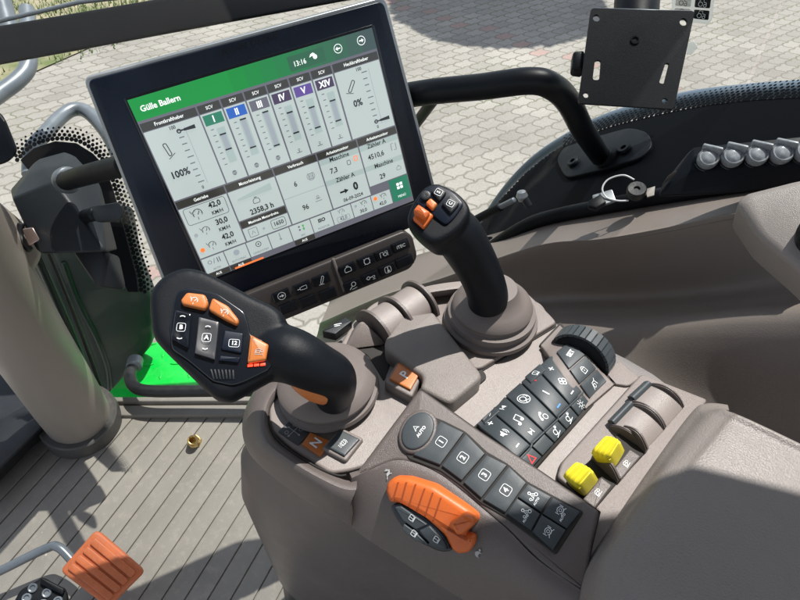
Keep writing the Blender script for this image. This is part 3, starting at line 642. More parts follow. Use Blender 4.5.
for q,kpx in (([(400,504),(406,503),(432,521),(421,526),(408,517)],(417,514)),([(409,520),(420,528),(433,541),(420,537),(407,526)],(419,529)),([(424,527),(434,522),(449,538),(452,546),(437,542)],(441,535))):
    o=plate('slider_button',q,th_,.0125,.004,.001,'button',con,r=1.5)
    exs=(V((1,0,0))-th_.n*th_.n.x).normalized(); eys=th_.n.cross(exs)
    o2=decal('button_symbol',th_,o,['print'],lambda k:ic(k.to(px=kpx,sc=.0009),'cab'),exs,eys,h=.0131)
exs=(V((1,0,0))-th_.n*th_.n.x).normalized(); eys=th_.n.cross(exs)
from mathutils.bvhtree import BVHTree
_ps=[o for o in COL.objects if o.name=='pod_side'][0]; _w=wloc(_ps)
_bv=BVHTree.FromPolygons([v.co+_w for v in _ps.data.vertices],[tuple(f.vertices) for f in _ps.data.polygons])
def on_side(p):
    l,n,i_,d=_bv.ray_cast(CP,ray(p).normalized()); n=n if n.dot(CP-l)>0 else -n; return Plane(l,n)
decal('hare_symbol',on_side((388,474)),con,['print_dim'],lambda k:ic(k.to(px=(388,474),sc=.0013),'hare'),exs,eys,h=.0012)
decal('tortoise_symbol',on_side((477,553)),con,['print_dim'],lambda k:ic(k.to(px=(478,553),sc=.0012),'turtle'),exs,eys,h=.0012)
# number keys
plate('key_bed',[(420,412),(444,421),(466,432),(487,452),(508,464),(528,482),(552,495),(584,512),(556,555),(530,536),(504,517),(480,503),(461,486),(440,471),(408,459),(402,440)],pod,.0012,.004,.0008,'groove',con,r=3)
bq=[([(441,423),(464,434),(440.5,466),(414,456)],'num1',(.53,.45)),([(466,435.5),(485,455),(462,481.5),(442.5,467)],'num2',(.47,.5)),([(487,456.5),(507,466.5),(481.5,499),(464,483.5)],'num3',(.5,.5)),([(509,468),(526,484),(505.5,513.5),(483.5,500.5)],'num4',(.5,.5))]
for q,k,uv in bq: button('number_key',q,pod,.004,con,[(uv,k,.00125,1)],nu=4,label='black key marked '+k[3:],bulge=.0002,e=.03)
for q,ics in (([(528,485.5),(551,498),(541,513),(518,498)],[((.4,.5),'dia',.0010,1),]),([(552.5,499),(580,513),(566.5,529.5),(542.5,514.5)],[((.45,.4),'hand',.0010,1)]),
          ([(517,499.5),(540,515),(531,531),(507,514.5)],[((.55,.4),'dia',.0010,1)]),([(541.5,516),(565.5,531),(553,551),(532.5,532.5)],[((.5,.5),'hand',.0010,1)])):
    b=button('function_key',q,pod,.004,con,ics,nu=4,e=.03)
    if q[0][1]<505:
        decal('auto_lettering',pod,b,['print'],lambda k:k.to(px=tuple(bil(q,.62,.66)),sc=.001).text('AUTO',0,-.6,2.5,.03),h=.0045)
# oval AUTO key
def ell(cx,cy,a,b,ang,n=36): 
    c,s=math.cos(R(ang)),math.sin(R(ang)); return [(cx+a*math.cos(t)*c-b*math.sin(t)*s,cy+a*math.cos(t)*s+b*math.sin(t)*c) for t in [2*math.pi*i/n for i in range(n)]]
plate('key_ring',ell(418.5,433,23.5,18,-58),pod,.0045,.008,.0025,'tan_shell',con)
ov=plate('oval_key',ell(418.5,433,20,14.5,-58),pod,.0062,.008,.0015,'button',con,label='oval black key marked AUTO')
decal('auto_symbol',pod,ov,['print'],lambda k:ic(k.to(px=(419,432),sc=.00135),'auto'),h=.0065)
def expand(poly,d):
    P=inset2([V((x,y,0)) for x,y in poly],V((0,0,1)),-d); return [(p.x,p.y) for p in P]
plate('pod_seam',expand(podpoly,1.3),pod,-.004,.02,.0003,'groove',con)
plate('platform_seam',expand([(425,300),(470,283),(520,290),(549,318),(556,326),(480,372),(470,372),(436,322)],1.1),deck,.0015,.003,.0003,'groove',con,r=[8,10,10,5,4,12,8,6])
plate('bay_seam',expand([(640,377),(700,404),(598,524),(556,480),(560,466)],1.1),deck,.0015,.003,.0003,'groove',con,r=4)
tube('tray_seam',[at(x,y,.6225) for x,y in ((320,357),(300,371),(284,386),(272,402),(269,417),(273,433),(288,449),(315,466),(336,475),(346,475))],.0009,'groove',con,n=8,seg=8)
plate('encoder_seam',expand([(541,345),(560,325),(614,384),(586,408)],1.2),Z(.6215),.0015,.004,.0003,'groove',con)
# ---------------- tray keys
nk=button('neutral_key',[(310.6,434),(332,443),(320,457.5),(302,445.5)],deck,.003,con,[],m='orange_key',label='orange key marked N')
decal('letter',deck,nk,['print'],lambda k:k.to(px=(316.5,445),sc=.001).text('N',0,0,12,.02),h=.0034)
pk=button('park_key',[(398.6,364),(420.5,373.5),(410.5,391),(389.5,380)],Z(.632),.003,con,[],m='orange_key',label='orange key marked P')
plate('key_mount',[(398,360),(424,371),(412,397),(384,382)],Z(.632),.0,.014,.002,'tan',con,r=3)
decal('letter',Z(.632),pk,['print'],lambda k:k.to(px=(405,377),sc=.001).text('P',0,0,13,.02),h=.0034)
plate('brake_key_mount',[(341,430),(364,441),(346,464),(322,451)],deck,.005,.01,.002,'tan',con,r=3)
button('parking_brake_key',[(341,434),(360,443.5),(345,460),(326.5,450)],deck,.0075,con,[((.55,.5),'brake',.0010,1)])
pl=plate('shift_diagram',[(294,418),(311,434),(298,446),(278,432)],deck,.0012,.002,.0003,'mid_grey',con,r=2)
def dia(k):
    k.to(px=(294,432),sc=.001); k.stroke([(-7,0),(7,0)],.6); k.stroke([(0,-6),(0,6)],.6); [k.face([(a*8,b*8),(a*6-b*1.2,b*6-a*1.2),(a*6+b*1.2,b*6+a*1.2)]) for a,b in((1,0),(-1,0),(0,1),(0,-1))]
    for x,y in((-5,4),(5,4),(5,-4)): k.circ(x,y,1.6,.4)
decal('diagram_print',deck,pl,['scratch_grey'],dia,h=.0016)
# ---------------- front thumb rollers
def drum(name,pa,pb,z,r,m,parent,yo=.0,seg=24,arc=(0,180)):
    a=at(*pa,z); b=at(*pb,z); b=V((b.x,a.y,a.z)) if False else b
    bm=bmesh.new(); prof=[(math.cos(R(t)),math.sin(R(t))) for t in [arc[0]+(arc[1]-arc[0])*i/seg for i in range(seg+1)]]
    d=(b-a).normalized(); y=ZU.cross(d).normalized()
    ra=ring(bm,[a+y*c*r+ZU*s*r for c,s in prof]); rb=ring(bm,[b+y*c*r+ZU*s*r for c,s in prof])
    bridge(bm,ra,rb); cap(bm,ra[::-1]); cap(bm,rb); return fin(name,bm,m,parent)
tr0,tr1=(363,341),(428,300)
hull('roller_cheek',[at(*p,z) for p,z in (((342,352),.622),((352,330),.622),((362,318),.645),((378,348),.622),((392,346),.622))],'tan',con,.004)
drum('thumb_roller',(376,334),(394,322),.622,.024,'tan_pale',con); drum('thumb_roller',(398,319),(417,306),.622,.024,'tan_pale',con)
for p in ((374,335),(396,321),(419,305)):
    c=at(*p,.622); a=at(p[0]+2,p[1]-1.6,.622); d=(at(428,298,.622)-at(376,334,.622)).normalized(); y=ZU.cross(d)
    bm=bmesh.new(); pr=[(math.cos(R(t)),math.sin(R(t))) for t in range(0,181,10)]
    r1_=ring(bm,[c+y*k*.029+ZU*s*.029 for k,s in pr]); r2_=ring(bm,[c+d*.003+y*k*.029+ZU*s*.029 for k,s in pr]); bridge(bm,r1_,r2_); cap(bm,r1_[::-1]); cap(bm,r2_); fin('roller_fin',bm,'tan_shell',con)
solid_patch('front_rim',[[at(x,y,z) for x,y in ((398,296),(420,288),(445,283),(470,281),(495,283))] for z in (.640,)]+[[at(x,y,.643) for x,y in ((404,302),(424,294),(446,290),(470,288),(500,290),(526,300),(542,314))]]+[[at(x,y,.620) for x,y in ((410,306),(428,300),(446,298),(470,297),(500,298),(520,308),(535,320))]],'tan_pale',con,.004)
lbp=plate('side_label',[(322,331),(345,317),(352,321),(335,334)],Z(.630),0,.01,.001,'housing_grey',con,r=1)
decal('label_print',Z(.630),lbp,['print'],lambda k:k.to(px=(338,325),sc=.001).stroke([(-4,1),(4,1)],.8).stroke([(-4,-1.2),(2,-1.2)],.8),V((.8,-.6,0)),V((.6,.8,0)),h=.0004)
# dark deck plate painting the shade of the gap between boot and lid
plate('well_shade',[(352,346),(372,338),(386,344),(391,362),(384,382),(378,372),(368,356)],deck,.0012,.003,.0005,'groove',con,r=3)
# storage lid
lid=Z(.640)
ld=root('storage_lid','textured rectangular lid on the console beside the joystick','lid',lid.hit((440,350)))
plate('lid_panel',[(401,316),(433,311),(484,376),(450,404),(420,388),(424,376),(386,350),(384,341)],lid,0,.02,.004,'lid',ld,r=[5,3,8,8,4,7,4,4])
plate('lid_seam',[(399,313),(434,308),(488,377),(450,408),(416,389),(420,378),(383,353),(380,341)],Z(.6225),0,.003,.0006,'groove',ld,r=5)
# joystick platform
plate('joystick_platform',[(425,300),(470,283),(520,290),(549,318),(556,326),(480,372),(470,372),(436,322)],deck,.006,.01,.002,'tan',con,r=[8,10,10,5,4,12,8,6])
# ---------------- climate and radio keypad (arched)
KA=[(476,427),(553,358),(588,403),(528,470)]
c4=[at(*p,.625) for p in KA]; ky0=(c4[0].y+c4[1].y)/2; ky1=(c4[2].y+c4[3].y)/2; kyc=(ky0+ky1)/2; khy=(ky0-ky1)/2*1.12
def archf(base,b): return Field(lambda x,y: base+b*max(0,1-((y-kyc)/khy)**2))
kf=archf(.6225,.012)
bm=bmesh.new(); qpad_bm(bm,[(472,428),(554,353),(594,404),(530,476)],kf,.0,.02,.03,6,10); fin('keypad_bed',bm,'groove',con)
KS=1.3
cols=[[((.5,.22),'plus',.0011,1),((.5,.52),'spk',.0011,1),((.5,.84),'minus',.0011,1)],[((.5,.16),'prev',.0011,1),((.5,.52),'note',.0012,1),((.5,.84),'next',.0011,1)],[((.5,.30),'face',.0013,1),((.5,.78),'phone',.0011,1)],[((.5,.15),'plus',.0012,2),((.5,.5),'minus',.0014,1,90),((.5,.86),'minus',.0013,3)],[((.5,.22),'plus',.0011,1),((.5,.56),'fan',.0012,1),((.5,.86),'minus',.0011,1)]]
for i in range(5):
    v0=.16 if i in(0,1,4,3) and False else 0
    q=sub(KA,i/5+.008,(i+1)/5-.008,.0,.765); button('keypad_button',q,kf,.0045,con,[(a[0],a[1],a[2]*KS)+tuple(a[3:]) for a in cols[i]],e=.05,nv=8,bulge=.0003)
bi=[[((.5,.5),'tri',.0013,2)],[],[((.5,.5),'seat',.0010,1)],[((.5,.5),'seat',.0010,1)],[((.5,.5),'lamp',.0010,1)]]
for i in range(5):
    q=sub(KA,i/5+.008,(i+1)/5-.008,.80,1.0); button('keypad_button',q,kf,.0035,con,[(a[0],a[1],a[2]*KS)+tuple(a[3:]) for a in bi[i]],e=.06)
bm=bmesh.new()
zz=[(0,.792),(.17,.792),(.22,.765),(.40,.775),(.6,.79),(.62,.765),(.78,.775),(1,.785)]
for a,b in zip(zz,zz[1:]): qpad_bm(bm,[tuple(bil(KA,a[0],a[1]-.010)),tuple(bil(KA,b[0],b[1]-.010)),tuple(bil(KA,b[0],b[1]+.012)),tuple(bil(KA,a[0],a[1]+.012))],kf,.0052,.002,.05,2,2)
fin('keypad_trim',bm,'button_edge',con)
for i,kind in ((0,'mute'),(3,'cab')):
    q=sub(KA,i/5+.06,(i+1)/5+.05,.0,.13)
    button('corner_button',q,kf,.0060,con,[((.5,.5),kind,.0010,1)],e=.08)
# SET column on its arched tan cover
sf=archf(.626,.014)
SA=[(557,353),(572,341),(606,382),(589,399)]
bm=bmesh.new(); qpad_bm(bm,[(541,345),(560,325),(614,384),(586,408)],sf,.0,.022,.05,5,12); fin('encoder_cover',bm,'tan',con)
for v0,v1,k in ((0,.36,'set'),(.385,.68,'lock'),(.705,1,'hitch')):
    button('encoder_key',sub(SA,0,1,v0,v1),sf,.002,con,[((.5,.5),k,.00135,1)],e=.04)
# encoder wheel
wc=at(583,352,.628); wc.z=.624; ww=.019; wr=.030
bm=bmesh.new(); lathe_bm(bm,wc,(1,0,0),[(.02,-ww*.6),(wr-.003,-ww*.5),(wr-.0005,-ww*.35),(wr,0),(wr-.0005,ww*.35),(wr-.004,ww*.5),(.02,ww*.6)],96)
fin('encoder_wheel',bm,'soft_black',con)
bm=bmesh.new()
for k in range(30):
    a=2*math.pi*k/30; d=V((0,math.cos(a),math.sin(a))); t=V((0,-math.sin(a),math.cos(a))); c=wc+d*(wr-.001)
    for p in (obox(c,V((1,0,0)),t,d,ww*.86,.0052,.0046),):
        vs=[bm.verts.new(x) for x in p]; bmesh.ops.convex_hull(bm,input=vs)
fin('wheel_tread',bm,'button',con)
plate('deck_tab',[(603,372),(618,362),(640,379),(628,388),(610,385)],deck,.003,.005,.0015,'tan',con,r=4)
def wall(name,top,zb,th,m,parent):
    "thin upright rib: top is a list of 3D points, dropping to height zb"
    d=(top[-1]-top[0]); d.z=0; n=V((-d.y,d.x,0)).normalized(); bm=bmesh.new()
    A=[bm.verts.new(p+n*th/2) for p in top]; B=[bm.verts.new(p-n*th/2) for p in top]
    C=[bm.verts.new(V((p.x,p.y,zb))+n*th/2) for p in top]; D=[bm.verts.new(V((p.x,p.y,zb))-n*th/2) for p in top]
    for i in range(len(top)-1):
        for q in ((A[i],A[i+1],B[i+1],B[i]),(C[i],D[i],D[i+1],C[i+1]),(A[i],C[i],C[i+1],A[i+1]),(B[i],B[i+1],D[i+1],D[i])): bm.faces.new(q)
    cap(bm,[A[0],B[0],D[0],C[0]]); cap(bm,[A[-1],C[-1],D[-1],B[-1]])
    es=[e for e in bm.edges if all(v in set(A+B) for v in e.verts) and (len(e.link_faces)==2) and not ({e.verts[0],e.verts[1]}&set(A) and {e.verts[0],e.verts[1]}&set(B))]
    bmesh.ops.bevel(bm,geom=es,offset=th*.3,segments=2,affect='EDGES',clamp_overlap=True)
    return fin(name,bm,m,parent)
# ---------------- rear bay with yellow levers and tan paddles
plate('lever_bay',[(640,377),(706,403),(617,520),(592,562),(582,600),(570,560),(598,515),(556,480),(560,466)],deck,.006,.008,.002,'tan',con,r=4)
def arcpatch(name,q,z,b,m,th=.003,n=10,parent=con):
    "quad q (u along X, v along Y): arch along v"
    bm=bmesh.new(); g=[]
    for j in range(n+1):
        v=j/n; g.append([at(*bil(q,u,v),z)+V((0,0,b*.55*math.sin(math.pi*min(1,.12+.88*v))**.8)) for u in (0,.5,1)])
    rows=g
    bm.free(); return solid_patch(name,rows,m,parent,th,3,1)
for q in ([(610.7,427),(630,407),(664,430),(645,450)],[(630.7,403),(647.7,387),(683,408),(666,427)]):
    o=arcpatch('paddle',q,.627,.015,'tan_pale')
    # curved fin on the far edge
    c=[at(*bil(q,1.03,j/10),.627)+V((0,0,.0135*math.sin(math.pi*min(1,.08+.9*j/10))**.7)) for j in range(11)]
    wall('paddle_edge',c,.62,.0032,'tan_shell',con)
    c=[at(*bil(q,-.02,j/10),.627)+V((0,0,.0120*math.sin(math.pi*min(1,.08+.9*j/10))**.7)) for j in range(11)]
    wall('paddle_edge',c,.62,.0025,'tan_shell',con)
    arcpatch('paddle_grip',[tuple(bil(q,.02,-.14)),tuple(bil(q,1,-.14)),tuple(bil(q,1,.14)),tuple(bil(q,.02,.14))],.627,.0150,'button')
for (kn,sl_,lb) in (([(560,475),(574,459),(588,462),(594,471),(591,485),(580,497),(562,485)],[(566,481),(592,458),(618,482),(596,508)],[(583,499),(601,477),(612,485),(594.7,508)]),
                 ([(588,452),(604,433),(616,433),(621,441),(620,451),(611,468),(592,462)],[(592,458),(622,430),(646,452),(620,480)],[(613,470),(630,449),(640.5,456),(621,479)])):
    plate('lever_slot',sl_,Z(.6285),0,.004,.001,'groove',con,r=3)
    lp=plate('slot_label',lb,Z(.6335),0,.006,.001,'tan_shell',con,r=1)
    decal('label_symbol',Z(.6335),lp,['print'],lambda k:ic(k.to(px=tuple(sum((V(p) for p in lb),V((0,0)))/4),sc=.0009),'hydr'),h=.0004)
    # slot cheek
    e=[tuple(V(sl_[1])),tuple(V(sl_[2]))]
    wall('slot_cheek',[at(*(V(sl_[1])*(1-t)+V(sl_[2])*t),.628)+V((0,0,.003+.012*math.sin(math.pi*(.12+.8*t)))) for t in [i/10 for i in range(11)]],.62,.0035,'tan_shell',con)
    cc=sum((V(p) for p in kn),V((0,0)))/len(kn); PK=Plane(at(cc.x,cc.y,.655),V((-.30,.12,.94)))
    kq=[(kn[0][0]+1,kn[0][1]-1),(kn[1][0]+2,kn[1][1]),(kn[3][0]+1,kn[3][1]-2),(kn[5][0]-1,kn[5][1]-9)]
    bm=bmesh.new(); N_=30; us=[i_/N_ for i_ in range(N_+1)]; g=[]
    for v in us:
        row_=[]
        for u in us:
            a_=max(abs(2*u-1),0); b_=max(abs(2*v-1),0); se=max(0,1-(a_**5+b_**5))**.5 if a_**5+b_**5<1 else 0
            rib=.0019*(.5+.5*math.cos(v*2*math.pi*4.5+math.pi))*min(1,se*1.4) if .06<v<.94 else 0
            p_=PK.hit(bil(kq,.5+(u-.5)*(1-.10*b_**4),.5+(v-.5)*(1-.10*a_**4))); row_.append(bm.verts.new(p_+PK.n*(.0055*se-.0055+rib)))
        g.append(row_)
    for a_ in range(N_):
        for b_ in range(N_): bm.faces.new((g[a_][b_],g[a_][b_+1],g[a_+1][b_+1],g[a_+1][b_]))
    lo_=[e for e in bm.edges if e.is_boundary]; r_=bmesh.ops.extrude_edge_only(bm,edges=lo_); nv=[x for x in r_['geom'] if isinstance(x,bmesh.types.BMVert)]
    bmesh.ops.translate(bm,vec=-PK.n*.016+V((.001,-.003,0)),verts=nv); bmesh.ops.holes_fill(bm,edges=[e for e in bm.edges if e.is_boundary],sides=0)
    lv=fin('lever_knob',bm,'yellow',con,label='yellow ridged lever knob')
    tube('lever_stem',[at(cc.x+2,cc.y+4,.628),PK.hit((cc.x,cc.y))-PK.n*.01],.007,'yellow',con,n=1)
# ---------------- armrest pad
ap=root('armrest_pad','large textured grey armrest pad at the lower right of the console','armrest',V((.33,-.15,.6)))
f0=[(577,610),(584,570),(612,524),(650,468),(690,414),(704,405),(722,406)]
f1=[(584,612),(591,570),(618,526),(655,472),(694,420),(706,410),(726,409)]
f2=[(598,618),(606,575),(632,534),(666,484),(702,434),(716,418),(734,412)]
R0=[at(x,y,.625) for x,y in f0]; R1=[at(x,y,.645) for x,y in f1]; R2=[at(x,y,.668) for x,y in ((612,622),(618,560),(640,522),(676,474),(712,430),(722,418),(732,413))]
back=V((.02,-.45,-.01))
R3=[p+V((0,-.06,.004)) for p in R2]; R4=[p+back for p in R2]
# add right/left rounded shoulders by extending columns
def shoulder(rw,zs): 
    a=rw[0]+V((-.012,-.006,-.035 if zs else -.02)); b=rw[-1]+V((.014,-.004,-.035 if zs else -.02)); a0=a+V((-.003,0,-.05)); b0=b+V((.003,0,-.05)); return [a0,a]+rw+[b,b0]
solid_patch('pad_cover',[shoulder([p-V((0,0,.05)) for p in R0],0),shoulder(R0,0),shoulder(R1,0),shoulder(R2,1),shoulder(R3,1),shoulder(R4,1)],'pad',ap,.008,nu=6,nv=6)
hull('pad_base',[V((x,y,z)) for x in(.245,.44) for y in(-.5,-.03) for z in(.56,.64)],'lower',ap,.01)
#@@LEVERS
# ============================================================ drive lever
def boot(name,c,axis,prof,parent): return lathe(name,c,axis,prof,'boot',parent,64)
bc=at(329,391,.622)
dl=root('drive_lever','black multifunction drive lever with orange buttons above ribbed boot','lever',bc)
boot('lever_boot',bc,(-.05,.05,1),[(.046,0),(.0485,.003),(.0475,.007),(.0440,.009),(.0455,.012),(.0465,.016),(.044,.020),(.037,.025),(.028,.030),(.022,.035),(.018,.041)],dl)
hc=at(208,334,.735); hn=(V((-.30,-.46,.80))).normalized(); hn=((CP-hc).normalized()*.62+V((-.15,-.1,.75))).normalized()
PH=Plane(hc,hn)
head=[(149,302),(151,290),(162,277),(178,269),(190,268),(206,272),(230,284),(254,297),(280,310),(288,326),(287,352),(276,374),(258,386),(238,397),(228,401),(216,399),(206,391),(180,366),(160,346),(152,334),(150,318)]
bm=bmesh.new()
cH=V((214,334))
def scl(s): return [tuple(cH+(V(p)-cH)*s) for p in head]
hp_=spl([V((x,y,0)) for x,y in head],4,True)
def hring(s,h): return ring(bm,[PH.hit(tuple(cH+(V((p.x,p.y))-cH)*s))+hn*h for p in hp_])
rs_=[hring(.55,-.040),hring(.80,-.036),hring(.93,-.026),hring(.99,-.014),hring(1.0,-.004),hring(.965,.004),hring(.90,.007),hring(.8,.0075)]
for a,b in zip(rs_,rs_[1:]): bridge(bm,a,b)
cap(bm,rs_[0][::-1]); cap(bm,rs_[-1])
arm=[PH.hit((232,330))-hn*.016,PH.hit((262,343))-hn*.018,at(292,356,.716),at(317,368,.703),at(333,377,.688),at(335,390,.665),at(333,397,.650)]
ap_=spl(arm,8); ar=[v.x for v in spl([V((r,0,0)) for r in (.0235,.0250,.0230,.0208,.0192,.018,.017)],8)]
tube_bm(bm,ap_,ar,32)
bmesh.ops.recalc_face_normals(bm,faces=bm.faces[:])
me=bpy.data.meshes.new('grip'); bm.to_mesh(me); bm.free(); o=bpy.data.objects.new('tmp',me); COL.objects.link(o)
md=o.modifiers.new('r','REMESH'); md.mode='VOXEL'; md.voxel_size=.0016
m2=o.modifiers.new('s','SMOOTH'); m2.iterations=8; m2.factor=.6
dg=bpy.context.evaluated_depsgraph_get(); me2=bpy.data.meshes.new_from_object(o.evaluated_get(dg)); bpy.data.objects.remove(o); me2.name='grip'; me2.materials.clear()
link('grip',me2,'soft_black',dl)
tube('grip_underside',[at(290,372,.704),at(304,377,.697),at(318,383,.685),at(327,391,.666)],[.008,.0140,.0165,.013],'orange_key',dl,n=6,seg=20)
# face panel
exh=(PH.hit((260,328))-PH.hit((160,322))); exh=(exh-hn*exh.dot(hn)).normalized(); eyh=hn.cross(exh)
plate('face_panel',[(176,303),(180,294),(192,291),(220,297),(246,315),(250,328),(252,338),(275,347),(278,356),(270,372),(246,384),(234,388),(215,384),(190,363),(174,352),(172,330)],PH,.0095,.006,.0015,'gloss_black',dl,r=4)
for q in ([(184,306),(190,298),(208,300),(211,309),(208,315),(186,310)],[(211,315),(215,303),(230,311),(241,325),(239,330),(228,325)]):
    o=plate('preset_button',q,PH,.0145,.006,.002,'orange_key',dl,r=3)
    c=sum((V(p) for p in q),V((0,0)))/6
    decal('preset_symbol',PH,o,['print'],lambda k:ic(k.to(px=tuple(c),sc=.0010,rot=-8),'gauge'),exh,eyh,h=.0149)
for q,m_,t in (([(179,315),(194,319),(191,352),(175,343)],'gloss_black','B'),([(202,322),(221,327),(217,363),(198,357)],'mid_grey','A')):
    bm=bmesh.new(); qpad_bm(bm,q,PH,.0135,.006,.12,5,8,bulge=-.0015); o=fin('rocker',bm,m_,dl)
    c=V(bil(q,.5,.5))
    def rk(k):
        k.to(px=tuple(c),sc=.001); k.rrect(0,0,6.5,6.5,1.5,.35); k.text(t,0,0,4.6,.05); k.circ(0,6.2,3,.7,50,130,8); k.circ(0,-6.2,3,.7,230,310,8)
    decal('rocker_mark',PH,o,['print'],rk,exh,eyh,h=.0142)
o=plate('selector_button',[(226,334),(245,337),(243,357),(223,353)],PH,.0115,.005,.001,'bezel',dl,r=2)
decal('selector_mark',PH,o,['print'],lambda k:(k.to(px=(236,347),sc=.001).rrect(0,0,8,6,1.5,.35).text('12',0,0,4.6,.03)),exh,eyh,h=.0119)
plate('selector_ledge',[(222,359),(242,361),(240,366),(221,364)],PH,.0125,.005,.001,'bezel',dl,r=1)
o=plate('reverser_button',[(252,339),(270,349),(267,364),(249,367)],PH,.0145,.006,.002,'orange_key',dl,r=2)
decal('reverser_symbol',PH,o,['print_dim'],lambda k:ic(k.to(px=(261,356),sc=.0009),'hydr'),exh,eyh,h=.0149)
for i in range(3): plate('indicator_light',[(249+i*6.2,367.6-i*.5),(254+i*6.2,367-i*.5),(254+i*6.2,369.2-i*.5),(249+i*6.2,369.8-i*.5)],PH,.0112,.002,.0004,'red_led',dl)
bm=bmesh.new()
for i in range(7): plate_bm(bm,[(212+i*3.6,372+i*.1),(213.8+i*3.6,372+i*.1),(216.8+i*3.2,382),(215+i*3.2,382)],PH,.0105,.002,.0003)
fin('grip_texture',bm,'housing_grey',dl)
# ============================================================ joystick
jc=at(490,322,.626)
js=root('joystick','black joystick with orange rocker standing in a folded rubber boot','joystick',jc)
boot('joystick_boot',jc,(0,0,1),[(.0475,0),(.0490,.003),(.0485,.007),(.0445,.009),(.0440,.011),(.0455,.013),(.0450,.018),(.0405,.020),(.0400,.022),(.0410,.025),(.0390,.030),(.033,.035),(.028,.039),(.0245,.044),(.022,.050)],js)
jh=at(437,217,.785); jn=((CP-jh).normalized()*.75+V((-.05,.05,.7))).normalized(); PJ=Plane(jh,jn)
face=[(409,226),(408,214),(416,198),(426,187),(438,184),(456,192),(468,204),(470,214),(462,228),(449,239),(435,245),(424,241)]
bm=bmesh.new(); cJ=V((440,216)); hp_=spl([V((x,y,0)) for x,y in face],5,True)
def jring(s,h,dx=0,dy=0): return ring(bm,[PJ.hit(tuple(cJ+V((dx,dy))+(V((p.x,p.y))-cJ)*s))+jn*h for p in hp_])
rs_=[jring(.55,-.040,6,6),jring(.80,-.030,3,3),jring(.95,-.018),jring(1,-.008),jring(.99,-.001),jring(.95,.003),jring(.86,.004)]
for a,b in zip(rs_,rs_[1:]): bridge(bm,a,b)
cap(bm,rs_[0][::-1]); cap(bm,rs_[-1])
sh=[jh-jn*.016+V((.0,0,0)),at(455,232,.757),at(470,254,.730),at(481,275,.705),at(487,292,.682),at(488,303,.667)]
sp_=spl(sh,8); srr=[v.x for v in spl([V((r,0,0)) for r in (.021,.0222,.0212,.0202,.0200,.0198)],8)]
tube_bm(bm,sp_,srr,32)
bmesh.ops.recalc_face_normals(bm,faces=bm.faces[:])
me=bpy.data.meshes.new('grip'); bm.to_mesh(me); bm.free(); o=bpy.data.objects.new('tmp',me); COL.objects.link(o)
md=o.modifiers.new('r','REMESH'); md.mode='VOXEL'; md.voxel_size=.0014
m2=o.modifiers.new('s','SMOOTH'); m2.iterations=10; m2.factor=.6
dg=bpy.context.evaluated_depsgraph_get(); me2=bpy.data.meshes.new_from_object(o.evaluated_get(dg)); bpy.data.objects.remove(o); me2.name='grip'; me2.materials.clear()
link('grip',me2,'soft_black',js)
exj=(PJ.hit((460,200))-PJ.hit((440,222))); exj=(exj-jn*exj.dot(jn)).normalized(); eyj=jn.cross(exj)
plate('face_panel',[(417,204),(427,191),(438,188),(454,196),(464,207),(455,220),(446,228),(430,216),(420,212)],PJ,.0065,.006,.0012,'bezel',js,r=4)
for q,t in (([(431,196),(438,191),(447,197),(440,206)],'S'),([(442,208),(450,200),(460,208),(451,218)],'C')):
    o=plate('thumb_button',q,PJ,.0095,.005,.001,'housing_grey',js,r=2); c=sum((V(p) for p in q),V((0,0)))/4
    decal('button_mark',PJ,o,['print'],lambda k:k.to(px=tuple(c),sc=.001,rot=10).rrect(0,0,5.5,6,1.2,.35).text(t,0,0,4.2,.03),exj,eyj,h=.0099)
lathe('round_button',PJ.hit((426,200))+jn*.006,jn,[(.0042,0),(.0042,.003),(.003,.0035),(.0005,.003)],'housing_grey',js,20)
plate('orange_switch',[(426,208),(431,203),(438,209),(433,215)],PJ,.0105,.006,.0015,'orange_key',js,r=2)
bm=bmesh.new(); plate_bm(bm,rnd([(413,222),(422,210),(434,219),(424,232)],2,3),PJ,.0085,.01,.002); plate_bm(bm,rnd([(414,218),(419,211),(431,219),(426,226)],2,3),PJ,.0150,.008,.003)
fin('orange_rocker',bm,'orange',js)
#@@MONITOR
# ============================================================ touchscreen
MN=V((.4230,.8537,-.3039)); MP=Plane(CP+ray((127,100))*.6,-MN)
du=V((.9046,-.4172,.0873)); mn=MP.n; du=(du-mn*du.dot(mn)).normalized(); dv=mn.cross(du); dv=dv if dv.z>0 else -dv
mon=root('touchscreen','large framed touchscreen showing green header and grey data tiles','monitor',MP.hit((270,160))-mn*.03)
outer=[(83,78),(386,-4),(438,196),(166,290)]
plate('rear_housing',[(90,82),(381,3),(431,192),(172,284)],MP,-.009,.028,.006,'black',mon,r=10)
plate('silver_frame',outer,MP,-.0015,.010,.002,'silver',mon,r=9)
plate('lower_housing',[(168,288),(436,193),(441,203),(430,222),(262,296),(236,306),(184,300)],MP,-.006,.020,.003,'bezel',mon,r=4)
plate('bezel',[(87,80.5),(383,.5),(434,194),(168,287)],MP,.0015,.006,.0015,'bezel',mon,r=8)
bm=bmesh.new()
scq=[(127,100),(371,27.5),(413,200),(208.5,279)]
T0,T1,T2,T3=[MP.hit(p) for p in scq]
plate('screen_recess',[(123,98),(373.5,24),(416,201),(206.5,283)],MP,.0019,.002,.0003,'gloss_black',mon,r=3)
def scp(u,v): # 3D point from screen fractions (v downwards)
    return (T0*(1-u)+T1*u)*(1-v)+(T3*(1-u)+T2*u)*v
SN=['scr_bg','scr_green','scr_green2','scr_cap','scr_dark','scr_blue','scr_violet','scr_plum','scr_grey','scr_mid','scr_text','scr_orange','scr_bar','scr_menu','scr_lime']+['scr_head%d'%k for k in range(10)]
SI={n[4:]:i for i,n in enumerate(SN)}
sb=bmesh.new()
